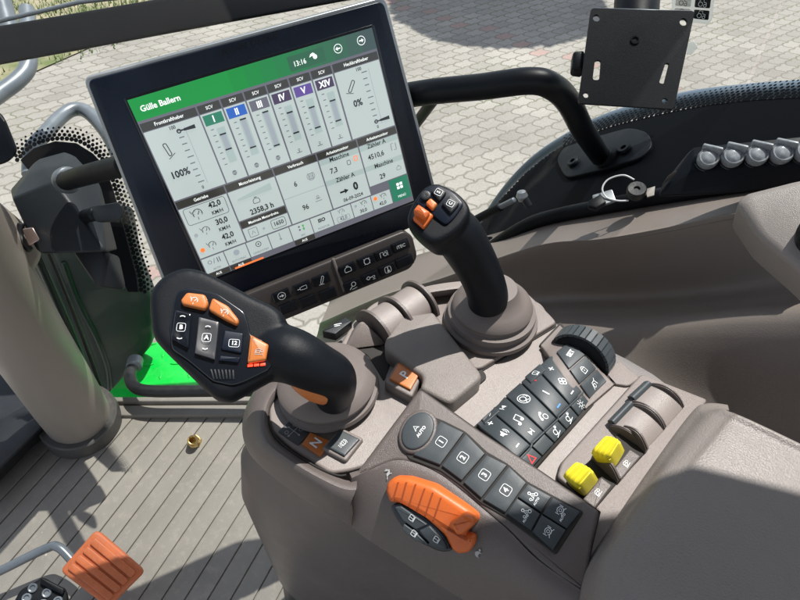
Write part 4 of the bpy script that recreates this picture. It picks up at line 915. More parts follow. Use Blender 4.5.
def srect(u0,v0,u1,v1,c,lay):
    f=cap(sb,[sb.verts.new(scp(u,v)+mn*(.0024+lay*.00015)) for u,v in((u0,v1),(u1,v1),(u1,v0),(u0,v0))],SI[c])
ink=Ink(MP,du,dv,h=.0032,bm=sb)
def st(t,u,v,size,c='dark',bold=.02,wide=.9):
    size*=1.22; ink.to(p3=scp(u,v),sc=.001,mi=SI[c],h=.0033); ink.text(t,0,0,size,bold,wide)
def si(k,u,v,s=.001,c='dark',rot=0): ink.to(p3=scp(u,v),sc=s,mi=SI[c],h=.0033,rot=rot); ic(ink,k)
srect(0,0,1,1,'mid',0); srect(0,0,1,.105,'green',1)
for k in range(10): srect(.38+.062*k,0,1,.105,'head%d'%k,1.1+.05*k)  # header fade to grey: reflection on the screen put into the display colours
srect(.62,.02,.775,.092,'green2',2.0)
st('Gülle Ballern',.105,.055,6.6,'text',.02,.95); st('13:16',.665,.062,6,'text',.01)
ink.to(p3=scp(.72,.045),sc=.001,mi=SI['text'],h=.0033); ink.face([(-3,-1.5),(-1,1.5),(2,2.5),(4,1),(3,-1),(0,-.5)]); ink.disc(3.4,-2,2.4); si('arrowl',.835,.05,.0016,'text'); si('arrowc',.94,.045,.0016,'text')
# row 1
def vbar(u0,u1,v0,v1,lo,hi):
    c=(u0+u1)/2+.012; srect(c-.016,v0,c+.016,v1,'bar',3); srect(c-.010,lo,c+.010,hi,'grey',4); srect(c-.013,lo-.004,c+.013,lo+.004,'dark',5); srect(c-.013,hi-.004,c+.013,hi+.004,'dark',5)
    for i in range(7): y=v0+(v1-v0)*i/6; srect(c-.038,y-.002,c-.026,y+.002,'mid',3)
tl=[(0.004,.218)]; 
srect(.004,.118,.218,.158,'cap',2); st('Frontkraftheber',.11,.138,4.2,'text',.01); srect(.004,.162,.218,.525,'bg',2)
srect(.792,.118,.996,.158,'cap',2); st('Heckkraftheber',.895,.138,4.2,'text',.01); srect(.792,.162,.996,.525,'bg',2)
for (u0,lab,side,hh) in ((.004,'100%',0,.19),(.792,'0%',1,.46)):
    si('pen',u0+.055,.27 if not side else .25,.0022,rot=35 if not side else -10); st(lab,u0+.065,.40 if not side else .345,8.4,bold=.03)
    srect(u0+.148,.19,u0+.150,.49,'grey',3)
    for i in range(9): y=.20+.034*i; srect(u0+.115,y-.0025,u0+(.135 if i%4 else .14),y+.0025,'mid',3)
    st('100',u0+.105,.178,4.2); st('0',u0+.125,.503,4)
    ink.to(p3=scp(u0+.150,hh+.012),sc=.001,mi=SI['dark'],h=.0033); ink.circ(-7,0,1.8,1.2); ink.stroke([(-5,0),(-1,0)],1.4); ink.face([(-2,-1.2),(10,-2),(10,2),(-2,1.2)])
nm=['I','II','III','IV','V','XIV']; nc=['menu','blue','mid','plum','violet','plum']; lohi=[(.27,.33),(.23,.36),(.23,.39),(.27,.36),(.28,.37),(.28,.37)]
for i in range(6):
    u0=.224+.0945*i; u1=u0+.088
    srect(u0,.118,u1,.158,'cap',2); st('SCV',(u0+u1)/2,.138,3.8,'text',.01); srect(u0,.162,u1,.525,'bg',2); srect(u0+.006,.170,u1-.006,.222,nc[i],3); st(nm[i],(u0+u1)/2,.197,7.6,'text',.03)
    vbar(u0,u1,.245,.43,lohi[i][0]+.01,lohi[i][1]+.03)
    ink.to(p3=scp((u0+u1)/2,.485),sc=.001,mi=SI['mid'],h=.0033)
    if i<3: ink.disc(0,0,2.6); ink.mi=SI['bg']; ink.h=.0034; ink.stroke([(-2.4,.6),(2.4,.6)],.5); ink.stroke([(-2.4,-.8),(2.4,-.8)],.5)
    else: ink.circ(0,1,1,.5); ink.stroke([(-3,-2),(3,-2)],.8); ink.stroke([(0,0),(0,-2)],.7)
# row 2
xs=[(.004,.205),(.211,.415),(.421,.612),(.618,.803),(.809,.996)]
cp=['Getriebe','Motorleistung','Verbrauch','Arbeitsmonitor','Arbeitsmonitor']
for i,(a,b) in enumerate(xs):
    srect(a,.533,b,.572,'cap',2); st(cp[i],(a+b)/2,.553,4.0,'text',.01)
srect(*(.004,.576,.205,.868),'bg',2)
for y,t,n_ in ((.625,'42,0',0),(.725,'30,0',1),(.815,'42,0',2)):
    si('gauge',.068 if n_==0 else .072,y,.0020 if n_==0 else .0016); st(t,.145,y-.018,7.2,bold=.03); st('KM/H',.145,y+.026,4.8,bold=.02)
ink.to(p3=scp(.104,.628),sc=.001,mi=SI['dark'],h=.0033); ink.rrect(0,0,46,19,3,.5)
ink.to(p3=scp(.027,.735),sc=.001,mi=SI['grey'],h=.0033).disc(0,0,2.2); ink.to(p3=scp(.027,.825),sc=.001,mi=SI['orange'],h=.0033).disc(0,0,2.6)
srect(.211,.576,.415,.745,'bg',2); ink.to(p3=scp(.313,.62),sc=.001,mi=SI['bar'],h=.0033); ink.face([(-20,-3.5),(20,-3.5),(20,4.5),(-20,-1)]); si('engine',.31,.665,.0015); st('2358,3 h',.32,.72,7.2,bold=.03)
srect(.211,.752,.415,.79,'cap',2); st('Maximale Motordrehz.',.313,.771,3.6,'text',.01); srect(.211,.794,.415,.868,'bg',2)
ink.to(p3=scp(.365,.83),sc=.001,mi=SI['dark'],h=.0033).rrect(0,0,17,11,2.5,.5); st('1650',.365,.83,5.6,bold=.02); ink.to(p3=scp(.25,.83),sc=.001,mi=SI['mid'],h=.0033).rrect(0,0,10,10,1,.6).stroke([(-2,-2),(0,2),(2,-2)],.6); ink.to(p3=scp(.297,.83),sc=.001,mi=SI['grey'],h=.0033).disc(0,0,1.6)
srect(.421,.576,.612,.868,'bg',2); srect(.421,.716,.612,.719,'grey',3); st('6',.49,.655,7,bold=.02); st('96',.50,.80,7,bold=.02)
ink.to(p3=scp(.565,.64),sc=.001,mi=SI['mid'],h=.0033).rrect(0,0,5,6,1,.7).circ(0,0,1.4,.5); ink.circ(0,0,4.6,.5,120,420); ink.to(p3=scp(.565,.785),sc=.001).stroke([(-3,2),(3,2)],.6).stroke([(-4,-1),(4,-1)],.6).circ(0,4,1.4,.5)
srect(.618,.576,.803,.868,'bg',2); srect(.618,.576,.803,.607,'bar',2.5); srect(.618,.70,.803,.73,'bar',2.5)
st('Maschine',.71,.592,6); st('7,3',.67,.655,7,bold=.02); st('Zähler A',.71,.715,6,bold=.02); st('0',.745,.785,10.5,bold=.05); st('06-09-2024',.72,.842,5)
ink.to(p3=scp(.69,.79),sc=.001,mi=SI['dark'],h=.0033).face([(-6,-1.1),(-6,1.1),(0,1.1),(0,3),(5,0),(0,-3),(0,-1.1)])
ink.to(p3=scp(.745,.64),sc=.001,mi=SI['dark'],h=.0033).rrect(0,0,4,5,.8,.6); ink.to(p3=scp(.78,.63),sc=.001,mi=SI['orange']).rrect(0,0,4,5,.8,.9)
srect(.809,.576,.996,.82,'bg',2); srect(.809,.576,.996,.607,'bar',2.5); srect(.809,.70,.996,.73,'bar',2.5)
st('Zähler A',.89,.592,6); st('4510,6',.875,.655,7,bold=.02); st('Maschine',.90,.715,6); st('29',.88,.785,7,bold=.02)
ink.to(p3=scp(.965,.64),sc=.001,mi=SI['mid'],h=.0033).stroke([(-3,-4),(-3,4),(0,4)],.7).stroke([(3,4),(3,-4),(0,-4)],.7); si('engine',.965,.77,.0011,'mid')
# shortcut row
for i in range(9):
    a=.004+.0995*i; srect(a,.876,a+.0955,.965,'bg',2)
    ink.to(p3=scp(a+.048,.905),sc=.001,mi=SI['mid'],h=.0033)
    if i==0: ink.circ(-5,0,2,.6).stroke([(-1,-3),(1,3)],.6).stroke([(4,-3),(4,3)],1).stroke([(6.5,-3),(6.5,3)],1)
    elif i==1: ink.mi=SI['grey']; ink.disc(0,0,3.5)
    elif i==2: ink.mi=SI['dark']; ink.circ(0,0,3,.7).disc(0,0,.9)
    elif i==3: ink.stroke([(0,-4),(0,4)],.6).circ(0,-4,1,.5)
    elif i==4: ink.mi=SI['lime']; ink.disc(3,2,1.3).disc(3,-2,1.3); ink.mi=SI['mid']; ink.disc(-2,2,1.2).disc(-2,-2,1.2).stroke([(3,3),(3,-4)],.7)
    elif i==5: ink.mi=SI['dark']; ink.text('ISO',0,0,6,.05)
    elif i==6: si('gauge',a+.048,.90,.0013,'mid'); ink.to(p3=scp(a+.048,.942),sc=.001).rrect(0,0,16,6,1.5,.4); st('42,0',a+.048,.942,5,'mid')
    elif i==7: si('gauge',a+.06,.90,.0013); st('30,0',a+.048,.942,5); ink.to(p3=scp(a+.018,.90),sc=.001,mi=SI['grey']).disc(0,0,1.8)
    elif i==8: si('gauge',a+.06,.90,.0013); st('42,0',a+.048,.942,5); ink.to(p3=scp(a+.018,.90),sc=.001,mi=SI['orange']).disc(0,0,2.4)
    if i<6 and i!=3: st(['AKTIV','AUTOTRAC','LENKSYSTEM','','SRC','MONITOR'][i],a+.048,.95,2.9,'mid',.0)
srect(.9,.826,.996,.965,'menu',2.6)
for a,b in((-2.2,2.2),(2.2,2.2),(-2.2,-2.2),(2.2,-2.2)): ink.to(p3=scp(.948,.875),sc=.001,mi=SI['text'],h=.0034).rect(a-1.7,b-1.7,a+1.7,b+1.7)
st('MENÜ',.948,.94,3.6,'text',.0)
for i,c in ((0,'orange'),(1,'orange'),(4,'dark')): srect(.004+.0995*i,.968,.0995*(i+1),.998,'cap' if c!='orange' else 'cap',2); st('AUS',.05+.0995*i,.983,3.4,'text',.01)
srect(.12,.988,.25,.998,'orange',2.5)
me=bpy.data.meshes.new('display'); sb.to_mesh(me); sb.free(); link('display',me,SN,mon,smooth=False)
PMt=Plane(MP.p,MP.n)
decal('embossed_lettering',MP,mon,['black'],lambda k:k.to(px=(250,43),sc=.001).text('JOHN DEERE',0,0,8.5,.0,1.25),du,dv,h=.0018)
# lower key strip
kp=root('shortcut_keypad','dark strip of fourteen backlit shortcut keys below the touchscreen','keypad',MP.hit((345,280)))
KP=MP.off(.004)
plate('strip_body',[(240,297),(405,231),(413,236),(418,257),(411,269),(262,330),(240,330)],KP,0,.022,.003,'strip_brown',kp,r=5)
kd=(V((19,-7.9))).normalized(); 
r1c=[(281,295,'arrowc'),(302,287,'bottle'),(321,279,'pen'),(347,268.5,'engine'),(366,260.5,'ring'),(383,253.5,'field'),(400,245.5,'itec')]
r2c=[(288,307,None),(307.6,300.5,None),(327.5,293.5,None),(352,284.5,'plough'),(370,276.7,'pto'),(387,268.7,'handc'),(404,261,None)]
for x,y,k in r1c+r2c:
    hx=V((8.0,-3.3)); hy=V((1.6,4.4)); c=V((x,y)); q=[tuple(c-hx-hy),tuple(c+hx-hy),tuple(c+hx+hy),tuple(c-hx+hy)]
    button('shortcut_key',q,KP,.003,kp,[((.5,.5),k,.0017,1)] if k else [],m='gloss_black',e=.1,ex=du,ey=dv,nu=3,nv=3)
tube('strip_divider',[KP.hit((333,259)),KP.hit((344,291))],.002,'tan',kp,n=1,seg=8)
# monitor arm and mount housing
ma=root('monitor_arm','thick black rod holding the touchscreen to the bracket housing','arm',depth(90,175,.80))
tube('arm_rod',[depth(66,181,.86),depth(90,174,.80),depth(125,165,.73)],.0135,'soft_black',ma,n=6)
lathe('ball_socket',depth(68,180,.865),(depth(125,165,.73)-depth(66,181,.86)).normalized(),[(.018,-.012),(.019,0),(.017,.005),(.013,.007)],'rail_grey',ma,28)
mh=root('bracket_housing','dark grey angular bracket housing behind the black monitor rod','housing',depth(70,220,.9))
hull('housing_body',[depth(*p) for p in ((10,190,.95),(37,159,.98),(66,151,.98),(76,156,.97),(54,181,.90),(12,198,.90),(83,226,.90),(106,252,.90),(38,254,.90),(118,250,.96),(100,182,.96))],'housing_grey',mh,.006)
hull('housing_foot',[depth(*p) for p in ((72,250,.93),(104,250,.92),(120,256,.96),(127,288,.96),(122,291,.95),(98,287,.93),(92,280,.98))],'housing_grey',mh,.004)
lk=root('locking_lever','short dark grey locking lever on the side of the bracket housing','lever',depth(104,213,.86))
hull('lever_paddle',[depth(*p) for p in ((88,206,.87),(119,201,.84),(124,207,.84),(123,217,.84),(118,221,.84),(95,223,.86),(90,210,.88),(119,207,.86),(118,222,.86))],'housing_grey',lk,.003)
tube('lever_pivot',[depth(86,216,.90),depth(95,214,.87)],.010,'black',lk,n=1)
cl=root('metal_clip','small shiny metal clip between column shroud and bracket housing','clip',depth(30,235,.88))
hull('clip_body',[depth(*p) for p in ((22,229,.88),(33,227,.88),(40,240,.88),(29,246,.88),(22,229,.895),(33,227,.895),(40,240,.895),(29,246,.895))],'copper_clip',cl,.002)
tube('clip_band',[depth(21,224,.9),depth(20,236,.9),depth(30,250,.9)],.005,'rubber',cl)
bs=root('black_knob','black rounded grip at the far left edge of the cab','grip',depth(2,145,.8))
hull('grip_body',[depth(*p) for p in ((-30,100,.8),(0,112,.8),(6,120,.8),(18,150,.8),(14,158,.8),(4,164,.8),(-30,170,.8),(-30,100,.84),(2,114,.84),(18,150,.84),(4,164,.84),(-30,170,.84))],'black',bs,.006)
# black frame with dotted border round the bracket (glass corner)
#@@OUTSIDE
# ============================================================ tubes and bars outside the windscreen
tb=root('mirror_bracket_tube','bent grey tube disappearing above the black bar at upper left','tube',depth(30,90,1.3))
tube('bent_tube',[depth(*p) for p in ((-40,122,1.2),(-5,97,1.25),(18,80,1.28),(28,66,1.3),(29,45,1.33),(27,10,1.38))],[.017]*6,'rail_grey',tb)
t2=root('grab_tube','bent grey metal tube left of the touchscreen corner','tube',depth(70,120,1.2))
tube('bent_tube',[depth(*p) for p in ((30,175,1.1),(32,150,1.12),(44,135,1.15),(62,116,1.2),(76,109,1.22),(90,114,1.22),(108,135,1.2),(120,160,1.2))],[.0135]*8,'rail_grey',t2)
tp=root('dark_post','short dark post above the black bar at the top left corner','post',depth(10,10,1.6))
tube('post_tube',[depth(*p) for p in ((-8,-30,1.6),(2,5,1.6),(12,40,1.6))],.026,'rail_grey',tp)
# broad black frame bar across the top
fb=root('frame_bar','broad black cab frame bar crossing above the touchscreen','bar',depth(150,20,1.0))
dA=1.0; 
hull('bar_body',[depth(*p) for p in ((-60,36,dA),(-60,76,dA),(400,-42,dA),(400,-9,dA),(-60,36,dA+.05),(-60,76,dA+.05),(400,-42,dA+.05),(400,-9,dA+.05))],'frame_black',fb,.006)
tube('bar_edge',[depth(-60,35,dA+.004),depth(80,2,dA+.004),depth(220,-14,dA+.004)],.0035,'rail_grey',fb,n=1)
# right window: plane x = .72
PW=Plane((.93,0,0),(-1,0,0)); _q=lambda x,p:Plane((x,0,0),(-1,0,0)).hit(p)
_A,_B,_C=_q(.735,(540,226)),_q(.735,(740,188)),_q(.93,(640,119)); PF=Plane(_A,(_B-_A).cross(_C-_A)); PF=PF if PF.n.dot(CP-_A)>0 else Plane(_A,-PF.n)
rw=root('side_window','right side window pane with dotted black border','window',PW.hit((700,140)))
bm=bmesh.new(); a=PW.hit((525,205)); 
plate_bm(bm,None,PW,0,.005,.0005,raw3=[V((.93,b_y,.3)),V((.93,-.6,.3)),V((.93,-.6,1.7)),V((.93,b_y,1.7))]); fin('glass_pane',bm,'glass',rw)
edge=[(470,240),(492,210),(513,187),(530,170),(560,148),(600,130),(640,119),(690,108),(740,101),(800,97),(860,94)]
low=[(475,250),(520,232),(540,226),(560,218),(600,212),(640,204),(690,196),(740,188),(800,180),(860,172)]
bm=bmesh.new(); e3=spl([PF.hit(p) for p in edge],6)
poly=e3+[PF.hit(p) for p in low[::-1]]
plate_bm(bm,None,PF,.0,.006,.0004,raw3=poly)
es=spl([V((x,y,0)) for x,y in edge],14)
# dots fading outwards
L_=0; last=None; s_acc=0; dots=[]
e3f=spl([PF.hit(p) for p in edge],40); step=.0075; acc=0; k=0
for a,b in zip(e3f,e3f[1:]):
    acc+=(b-a).length
    if acc>=step:
        acc-=step; k+=1; t=(b-a).normalized(); n_=t.cross(PF.n); n_=n_ if n_.z>0 else -n_
        for j in range(6):
            r=.0039-.00045*j; off=(.0018+j*.0058); c=b+n_*off+t*(step/2 if j%2 else 0)
            f=cap(bm,ring(bm,[c+PF.n*.0006+t*math.cos(R(x))*r+n_*math.sin(R(x))*r for x in range(0,360,45)]))
fin('frit_border',bm,'frit',rw,smooth=False)
lp_=root('fender_lip','glossy wheel arch lip outside the side window, sky reflection put in as blue grey','fender',PW.hit((760,90)))
PO=Plane((1.0,0,0),(-1,0,0))
tube('lip_tube',[PO.hit(p) for p in ((470,240),(500,196),(530,164),(565,140),(610,119),(680,101),(740,94),(800,90),(880,86))],[.005,.007,.009,.010,.012,.013,.014,.014,.014],'lip',lp_,n=8)  # blue grey of the lip stands for the sky reflected in it
# black lower frame of the window
lf=root('window_frame','black lower frame strip under the right side window','window frame',V((.72,.1,.55)))
fr=[(478,252),(520,222),(540,216),(600,203),(660,192),(720,180),(800,168),(860,160)]
fr2=[(472,268),(500,243),(530,226),(560,218),(600,208),(660,200),(720,190),(800,178),(860,170)]
PWf=Plane((.722,0,0),(-1,0,0))
tube('frame_strip',[PWf.hit(p)+V((0,0,-.004)) for p in ((470,262),(500,240),(530,222),(560,213),(600,205),(660,194),(720,184),(800,173),(860,165))],.011,'frame_black',lf)
# grab rail with bolted foot plate
gr=root('grab_rail','bent black tubular grab rail bolted in front of the side window','rail',PW.hit((600,160)))
tube('rail_tube',[PWf.off(.16).hit((380,100)),PWf.off(.15).hit((430,92)),PWf.off(.13).hit((480,87)),PWf.off(.11).hit((530,81)),PWf.off(.09).hit((553,87)),PWf.off(.05).hit((569,103)),PWf.off(-.01).hit((583,130)),PF.off(.015).hit((600,156))],[.0150]*8,'black',gr,n=10,seg=24)
tube('rail_brace',[PWf.off(.15).hit((437,95)),PWf.off(.12).hit((415,125))],.007,'black',gr,n=1)
plate('foot_plate',[(556,160),(562,148),(590,138),(630,127),(648,132),(653,145),(640,158),(600,170),(565,178)],PF.off(.006),0,.006,.002,'soft_black',gr,r=7)
for p in ((574,163),(625,150)):
    c=PF.off(.007).hit(p); lathe('bolt',c,PF.n,[(.010,0),(.010,.004),(.0085,.006),(.0045,.006),(.004,.002),(.0003,.002)],'black',gr,24)
lathe('weld_collar',PF.off(.008).hit((607,157)),PF.n,[(.019,-.004),(.018,.004),(.014,.010)],'black',gr,28)
# gas strut
g2=root('gas_strut','black gas strut with grey ball joint along the window ledge','strut',at(490,210,.6))
PX=Plane((.68,0,0),(-1,0,0))
tube('strut_tube',[PX.hit((452,232)),PX.hit((500,207))],.0065,'soft_black',g2,n=1)
tube('strut_rod',[PX.hit((498,208)),PX.hit((514,200))],.0042,'rail_grey',g2,n=1)
lathe('ball_joint',PX.hit((522,196)),(0,.3,1),[(.001,-.009),(.006,-.007),(.0085,0),(.006,.007),(.001,.009)],'silver',g2,20)
tube('joint_stud',[PX.hit((524,198)),PX.hit((529,206))],.0055,'housing_grey',g2,n=1)
# square mounting plate
PV=Plane(depth(640,58,.62),(-FW*.9+V((-.1,.1,.1))))
vp=root('mounting_plate','square black metal mounting plate with holes at upper right','bracket',PV.hit((640,58)))
def plate_holes(name,poly,holes,surf,th,m,parent,r):
    bm=bmesh.new(); P=[surf.hit(p) for p in rnd(poly,r,5)]
    n=surf.n; vs=ring(bm,P); es=[bm.edges.new((vs[i],vs[(i+1)%len(vs)])) for i in range(len(vs))]
    for hpts in holes:
        h=ring(bm,[surf.hit(p) for p in hpts]); es+=[bm.edges.new((h[i],h[(i+1)%len(h)])) for i in range(len(h))]
    bmesh.ops.triangle_fill(bm,use_beauty=True,edges=es)
    r_=bmesh.ops.extrude_face_region(bm,geom=bm.faces[:]); bmesh.ops.translate(bm,vec=-n*th,verts=[g for g in r_['geom'] if isinstance(g,bmesh.types.BMVert)])
    bmesh.ops.remove_doubles(bm,verts=bm.verts[:],dist=1e-6)
    return fin(name,bm,m,parent)
H=[ell(596.5,18,3.6,3.6,0,16),ell(683.5,22,3.8,3.8,0,16),ell(586,95,2.8,2.8,0,16),ell(665,101,3.0,3.0,0,16),rnd([(595,60),(601,60),(599.5,80),(592.5,80)],2.8,4),rnd([(665.5,63),(669.5,63),(664,84),(659,83)],2,4)]
plate_holes('plate_sheet',[(591,8),(695,11),(674,109),(578,103)],H,PV,.0035,'soft_black',vp,4)
lathe('center_bolt',PV.hit((635,40)),PV.n,[(.0045,-.001),(.0045,.0012),(.003,.0012),(.002,-.001)],'black',vp,20)
hull('clamp_knob',[PV.hit(p)-PV.n*d for d in(.006,.026) for p in((574,48),(586,47),(585,68),(573,66))],'black',vp,.003)
tube('support_arm',[PV.hit((640,45))-PV.n*.040,PV.hit((645,15))-PV.n*.045,PV.hit((650,-30))-PV.n*.055],.024,'soft_black',vp,n=5)
tube('pale_edge',[PV.hit((594,8))-PV.n*.0015,PV.hit((692,11))-PV.n*.0015],.0012,'rail_grey',vp,n=1,seg=8)  # thin grey tube along the top edge of the plate
# decals on the window
st_=root('window_sticker','small black and white pictogram sticker on the side window','sticker',PW.hit((705,5)))
PWs=PW.off(.003); 
plate('sticker_sheet',[(672,-30),(718,-30),(712,20),(708,24),(672,20)],PWs,.0006,.0006,.0001,'vinyl',st_,r=2)
q=[(676,-26),(716,-26),(710,21),(672,17)]
for i in range(2):
    for j in range(4):
        a=sub(q,.06+.5*i,.46+.5*i,.03+.25*j,.23+.25*j); o=plate('pictogram_field',a,PWs,.0010,.0003,.0001,'vinyl' if i==0 else 'gloss_black',st_,r=1.5)
        c=sum((V(p) for p in a),V((0,0)))/4; decal('pictogram',PWs,o,['gloss_black' if i==0 else 'print'],lambda k:ic(k.to(px=tuple(c),sc=.0016),'tractor'),V((0,-1,0)),V((0,0,1)),h=.0014)
wt=plate('warning_label',[(690,42),(694,41),(698,47),(692,54),(687,55),(687,44)],PWs,.0006,.0006,.0001,'vinyl',None,r=1); tag(wt,'small blank white arrow shaped label behind the square mounting plate','label')
# ============================================================ fender panel (tan trim on the right)
fp=root('fender_trim','tan wheel arch trim panel under the side window','trim panel',V((.6,.1,.3)))
def X(x,pts): p=Plane((x,0,0),(-1,0,0)); return [p.hit(q) for q in pts]
RWS=[
 X(.735,[(330,300),(400,262),(450,246),(500,232),(540,218),(600,205),(660,196),(720,187),(790,176),(860,165)]),
 X(.722,[(328,306),(398,268),(450,252),(500,238),(545,224),(600,213),(660,203),(720,194),(790,184),(860,174)]),
 X(.665,[(322,320),(385,292),(440,276),(490,258),(545,241),(600,236),(660,226),(720,214),(790,202),(860,190)]),
 X(.655,[(320,324),(383,297),(438,281),(488,264),(546,247),(601,242),(661,232),(721,220),(791,207),(861,195)]),
 X(.668,[(318,332),(380,308),(438,295),(490,282),(550,272),(610,268),(670,262),(730,254),(795,242),(865,232)]),
 X(.668,[(316,340),(378,320),(440,310),(500,303),(560,298),(620,296),(680,292),(740,286),(800,276),(870,264)]),
 X(.635,[(316,346),(376,330),(440,320),(510,314),(570,311),(630,311),(690,308),(750,303),(810,297),(880,290)]),
 X(.592,[(316,352),(376,338),(440,330),(510,328),(570,330),(630,333),(690,328),(750,325),(810,325),(880,325)]),
 X(.54,[(316,370),(372,356),(440,356),(510,362),(575,374),(640,390),(700,410),(755,430),(815,450),(890,470)]),
 X(.48,[(316,400),(372,386),(440,388),(510,394),(575,412),(640,432),(700,460),(755,490),(815,520),(890,560)])]
solid_patch('trim_panel',RWS,'fender_tan',fp,.006,nu=6,nv=6)
#@@DETAILS
# black coupler bar with clear caps
PB=Plane((.672,0,0),(-1,-.15,.25)); PB=Plane(X(.672,[(730,170)])[0],(-1,-.25,.55))
cbx=root('socket_strip','black strip with five clear round socket caps on the ledge','socket strip',PB.hit((730,180)))
hull('strip_body',[PB.hit(p)-PB.n*d for p,d in (((658,197),0),((694,171),0),((860,158),0),((860,178),0),((735,193),0),((660,193),.0),((694,147),.020),((860,131),.020),((662,186),.02),((735,193),.03),((860,176),.03))],'soft_black',cbx,.003)
for i in range(5):
    x=708+24.6*i; y=159-1.7*i; c=PB.hit((x,y))-PB.n*.002; axn=(PB.n*.45+V((-.2,-.1,.75))).normalized()
    cp_=lathe('socket_cap',c,axn,[(.0105,-.006),(.0112,0),(.0110,.004),(.0100,.0062),(.0100,.0050),(.0080,.0052),(.0062,.0070),(.0035,.0076),(.001,.0076)],'clear_cap',cbx,32)
    e_=V((0,-1,.0)); 
    hull('cap_hinge',obox(c+V((0.004,0,.0105)),V((0,-1,.1)).normalized(),V((-.3,0,1)).normalized(),V((1,0,.3)).normalized(),.021,.009,.004),'clear_cap',cp_,.0015)
    lathe('cap_collar',c-axn*.009,axn,[(.0125,-.004),(.0132,0),(.0128,.004),(.0115,.005)],'gloss_black',cp_,32)
bm=bmesh.new()
slot=PB.off(.0006)
o=plate('end_slot',[(663,184),(668,176),(677,170),(676,174),(668,181)],Plane(PB.hit((668,180))+PB.n*.002,PB.n),.0,.004,.0004,'groove',cbx,r=2)
# key with white loop and black cap
PL=Plane(X(.70,[(630,196)])[0],(-.35,0,.94))
kc=root('tethered_cover','round black rubber cap held by a thin white tether','cap',PL.hit((636,190)))
c=PL.hit((636,194)); lathe('rubber_cap',c,PL.n,[(.0115,0),(.0122,.003),(.0122,.010),(.0108,.012),(.004,.0115),(.0035,.009),(.001,.009)],'rubber',kc,32)
tube('tether',[PL.hit(p)+PL.n*h for p,h in (((633,186),.013),((622,183),.016),((608,185),.012),((602,192),.008),((606,199),.004),((617,202),.003),((628,202),.003))],.0011,'white_plastic',kc,n=8,seg=8)
sk=root('latch_clip','small dark latch on a pale metal plate beside the tether','latch',PL.hit((600,202)))
plate('latch_plate',[(592,196),(612,190),(616,201),(596,208)],PL,.002,.004,.0006,'silver',sk,r=1.5)
hull('latch_body',[PL.hit(p)+PL.n*h for h in(.001,.009) for p in((588,205),(600,198),(606,206),(596,212),(588,210))],'black',sk,.0015)
plate('label_strip',[(645,190),(655,187),(654,196),(647,198)],PL,.002,.002,.0004,'sill',sk)
# right box trim
tbx=root('side_box','tan rounded trim box at the right edge with black knob','trim box',at(780,210,.74))
PT=Plane(at(770,215,.76),(-.55,.05,.85))
plate('box_cover',[(736,203),(745,192),(800,178),(880,170),(880,330),(830,300),(800,272),(760,238)],PT,0,.05,.008,'tan_pale',tbx,r=8)
lathe('box_knob',PT.hit((816,240)),PT.n,[(.016,0),(.017,.004),(.017,.014),(.014,.018),(.001,.018)],'black',tbx,32)
# boot edge and other small items at left: dotted glass corner round the bracket
Pq=Plane(depth(100,170,1.02),-FW)
fc=root('windscreen_corner','black dotted border of the front glass behind the bracket housing','window border',Pq.hit((110,170)))
bm=bmesh.new()
oc=[(20,160),(34,148),(55,141),(76,143),(92,153),(104,166),(112,188),(120,215),(128,245),(136,275),(138,292),(128,292),(110,255),(96,210),(84,180),(60,165),(30,172)]
plate_bm(bm,oc,Pq,0,.004,.0005)
edge=[(14,164),(32,146),(55,139),(78,141),(94,151),(107,166),(115,188),(123,215),(131,245),(139,275),(141,292)]
e3f=spl([Pq.hit(p) for p in edge],40); acc=0
for a,b in zip(e3f,e3f[1:]):
    acc+=(b-a).length
    if acc>=.0078:
        acc-=.0078; t=(b-a).normalized(); n_=Pq.n.cross(t); n_=n_ if n_.dot(b-Pq.hit((85,210)))>0 else -n_
        for j in range(4):
            r=.0040-.0007*j; c=b+n_*(.0005+.006*j)+t*(.0039 if j%2 else 0); x_,y_=frame_from(Pq.n)
            cap(bm,ring(bm,[c+Pq.n*.0002+(x_*math.cos(R(k))+y_*math.sin(R(k)))*r for k in range(0,360,45)]))
fin('dotted_border',bm,'frit',fc,smooth=False)
#@@SHADE
# ============================================================ cab roof overhead (outside the frame), edge shaped to cast the armrest shadow
def up_to(p,z): return p+SV*((z-p.z)/SV.z)
RZ=1.62
A1=at(600,478,.668); A2=at(690,470,.668); A3=at(800,497,.668)
e_=[up_to(p,RZ) for p in (A1,A2,A3)]
e_[0].z=e_[1].z=e_[2].z=RZ
bm=bmesh.new(); d=(e_[2]-e_[1]).normalized(); d0=(e_[0]-e_[1]).normalized()
poly=[e_[1]+d*1.2,V((-1.0,-1.6,RZ)),V((-1.0,.55,RZ)),V((.1,.62,RZ)),e_[1]+d0*.30,e_[1]]
plate_bm(bm,None,Z(RZ),0.08,.08,.01,raw3=poly[::-1]); rf=fin('shadow_roof',bm,'roof_liner'); tag(rf,'pale cab roof liner above the driver, unseen, edge cut to cast the armrest shadow','roof')
bp_=root('shadow_pillar','black rear cab pillar between roof and wheel arch, unseen, added to shade the trim','pillar',V((.77,-.15,.6)))
hull('pillar_post',[V((x,y,z)) for z,ys in ((.62,(-.05,-.16)),(1.56,(-.20,-.32))) for y in ys for x in (.752,.80)],'frame_black',bp_,.008)  # unseen post, placed and leaned to shade the right end of the trim
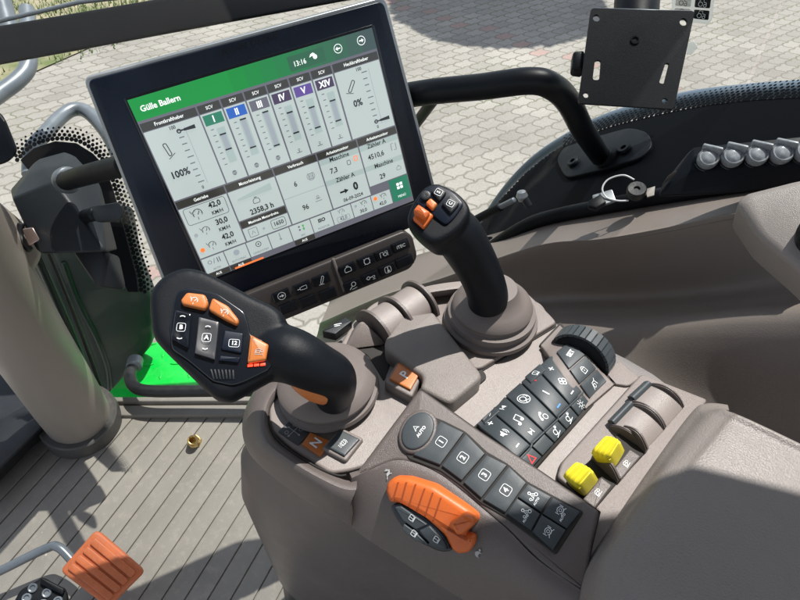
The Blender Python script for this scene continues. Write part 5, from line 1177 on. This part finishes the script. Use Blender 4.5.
# made-up tree out of view, added to throw the round shade over the yard
tc=at(500,2,GZ); tcc=up_to(tc,3.2)
tr=root('shadow_tree','made-up leafy round tree, unseen, added to shade the paved yard','tree',V((tcc.x,tcc.y,GZ)))
tube('trunk',[V((tcc.x,tcc.y,GZ)),V((tcc.x,tcc.y,2.8))],.13,'bark',tr,n=1)
bm=bmesh.new(); rr=random.Random(5)
for i in range(20000):
    v=V((rr.gauss(0,1),rr.gauss(0,1),rr.gauss(0,1))).normalized()*(rr.random()**.4)*1.12; v.z*=.5; c=V((tcc.x,tcc.y,3.3))+v
    a=V((rr.uniform(-1,1),rr.uniform(-1,1),rr.uniform(-1,1))).normalized(); b=a.cross(V((rr.uniform(-1,1),rr.uniform(-1,1),rr.uniform(-1,1)))).normalized(); s=rr.uniform(.06,.12)
    cap(bm,ring(bm,[c-a*s,c+b*s*.6,c+a*s,c-b*s*.6]))
me=bpy.data.meshes.new('crown'); bm.to_mesh(me); bm.free(); link('crown',me,'leaf',tr,smooth=False)
# ============================================================ light, world, camera
w=bpy.data.worlds.new('World'); sc.world=w; w.use_nodes=True; nt=w.node_tree; bg=nt.nodes['Background']
sky=nt.nodes.new('ShaderNodeTexSky'); sky.sky_type='NISHITA'; sky.sun_disc=False; sky.sun_elevation=R(SUN_EL); sky.sun_rotation=R(SUN_AZ); hs=nt.nodes.new('ShaderNodeHueSaturation'); hs.inputs['Saturation'].default_value=.55; nt.links.new(sky.outputs[0],hs.inputs['Color']); nt.links.new(hs.outputs[0],bg.inputs[0]); bg.inputs[1].default_value=.135
ld_=bpy.data.lights.new('sun','SUN'); ld_.energy=4.9; ld_.angle=R(.5); ld_.color=(1,.965,.92); so=bpy.data.objects.new('sun',ld_); COL.objects.link(so)
so.rotation_euler=SV.to_track_quat('Z','Y').to_euler(); so.location=(2,2,5)
cam=bpy.data.cameras.new('camera'); co=bpy.data.objects.new('camera',cam); COL.objects.link(co); sc.camera=co
cam.sensor_width=36; cam.lens=36*FP/800; cam.clip_end=500; cam.clip_start=.02
co.matrix_world=Matrix(((RT.x,UP.x,-FW.x,CP.x),(RT.y,UP.y,-FW.y,CP.y),(RT.z,UP.z,-FW.z,CP.z),(0,0,0,1)))
sc.view_settings.view_transform='Standard'; sc.view_settings.look='None'; sc.view_settings.exposure=.5; sc.view_settings.gamma=1
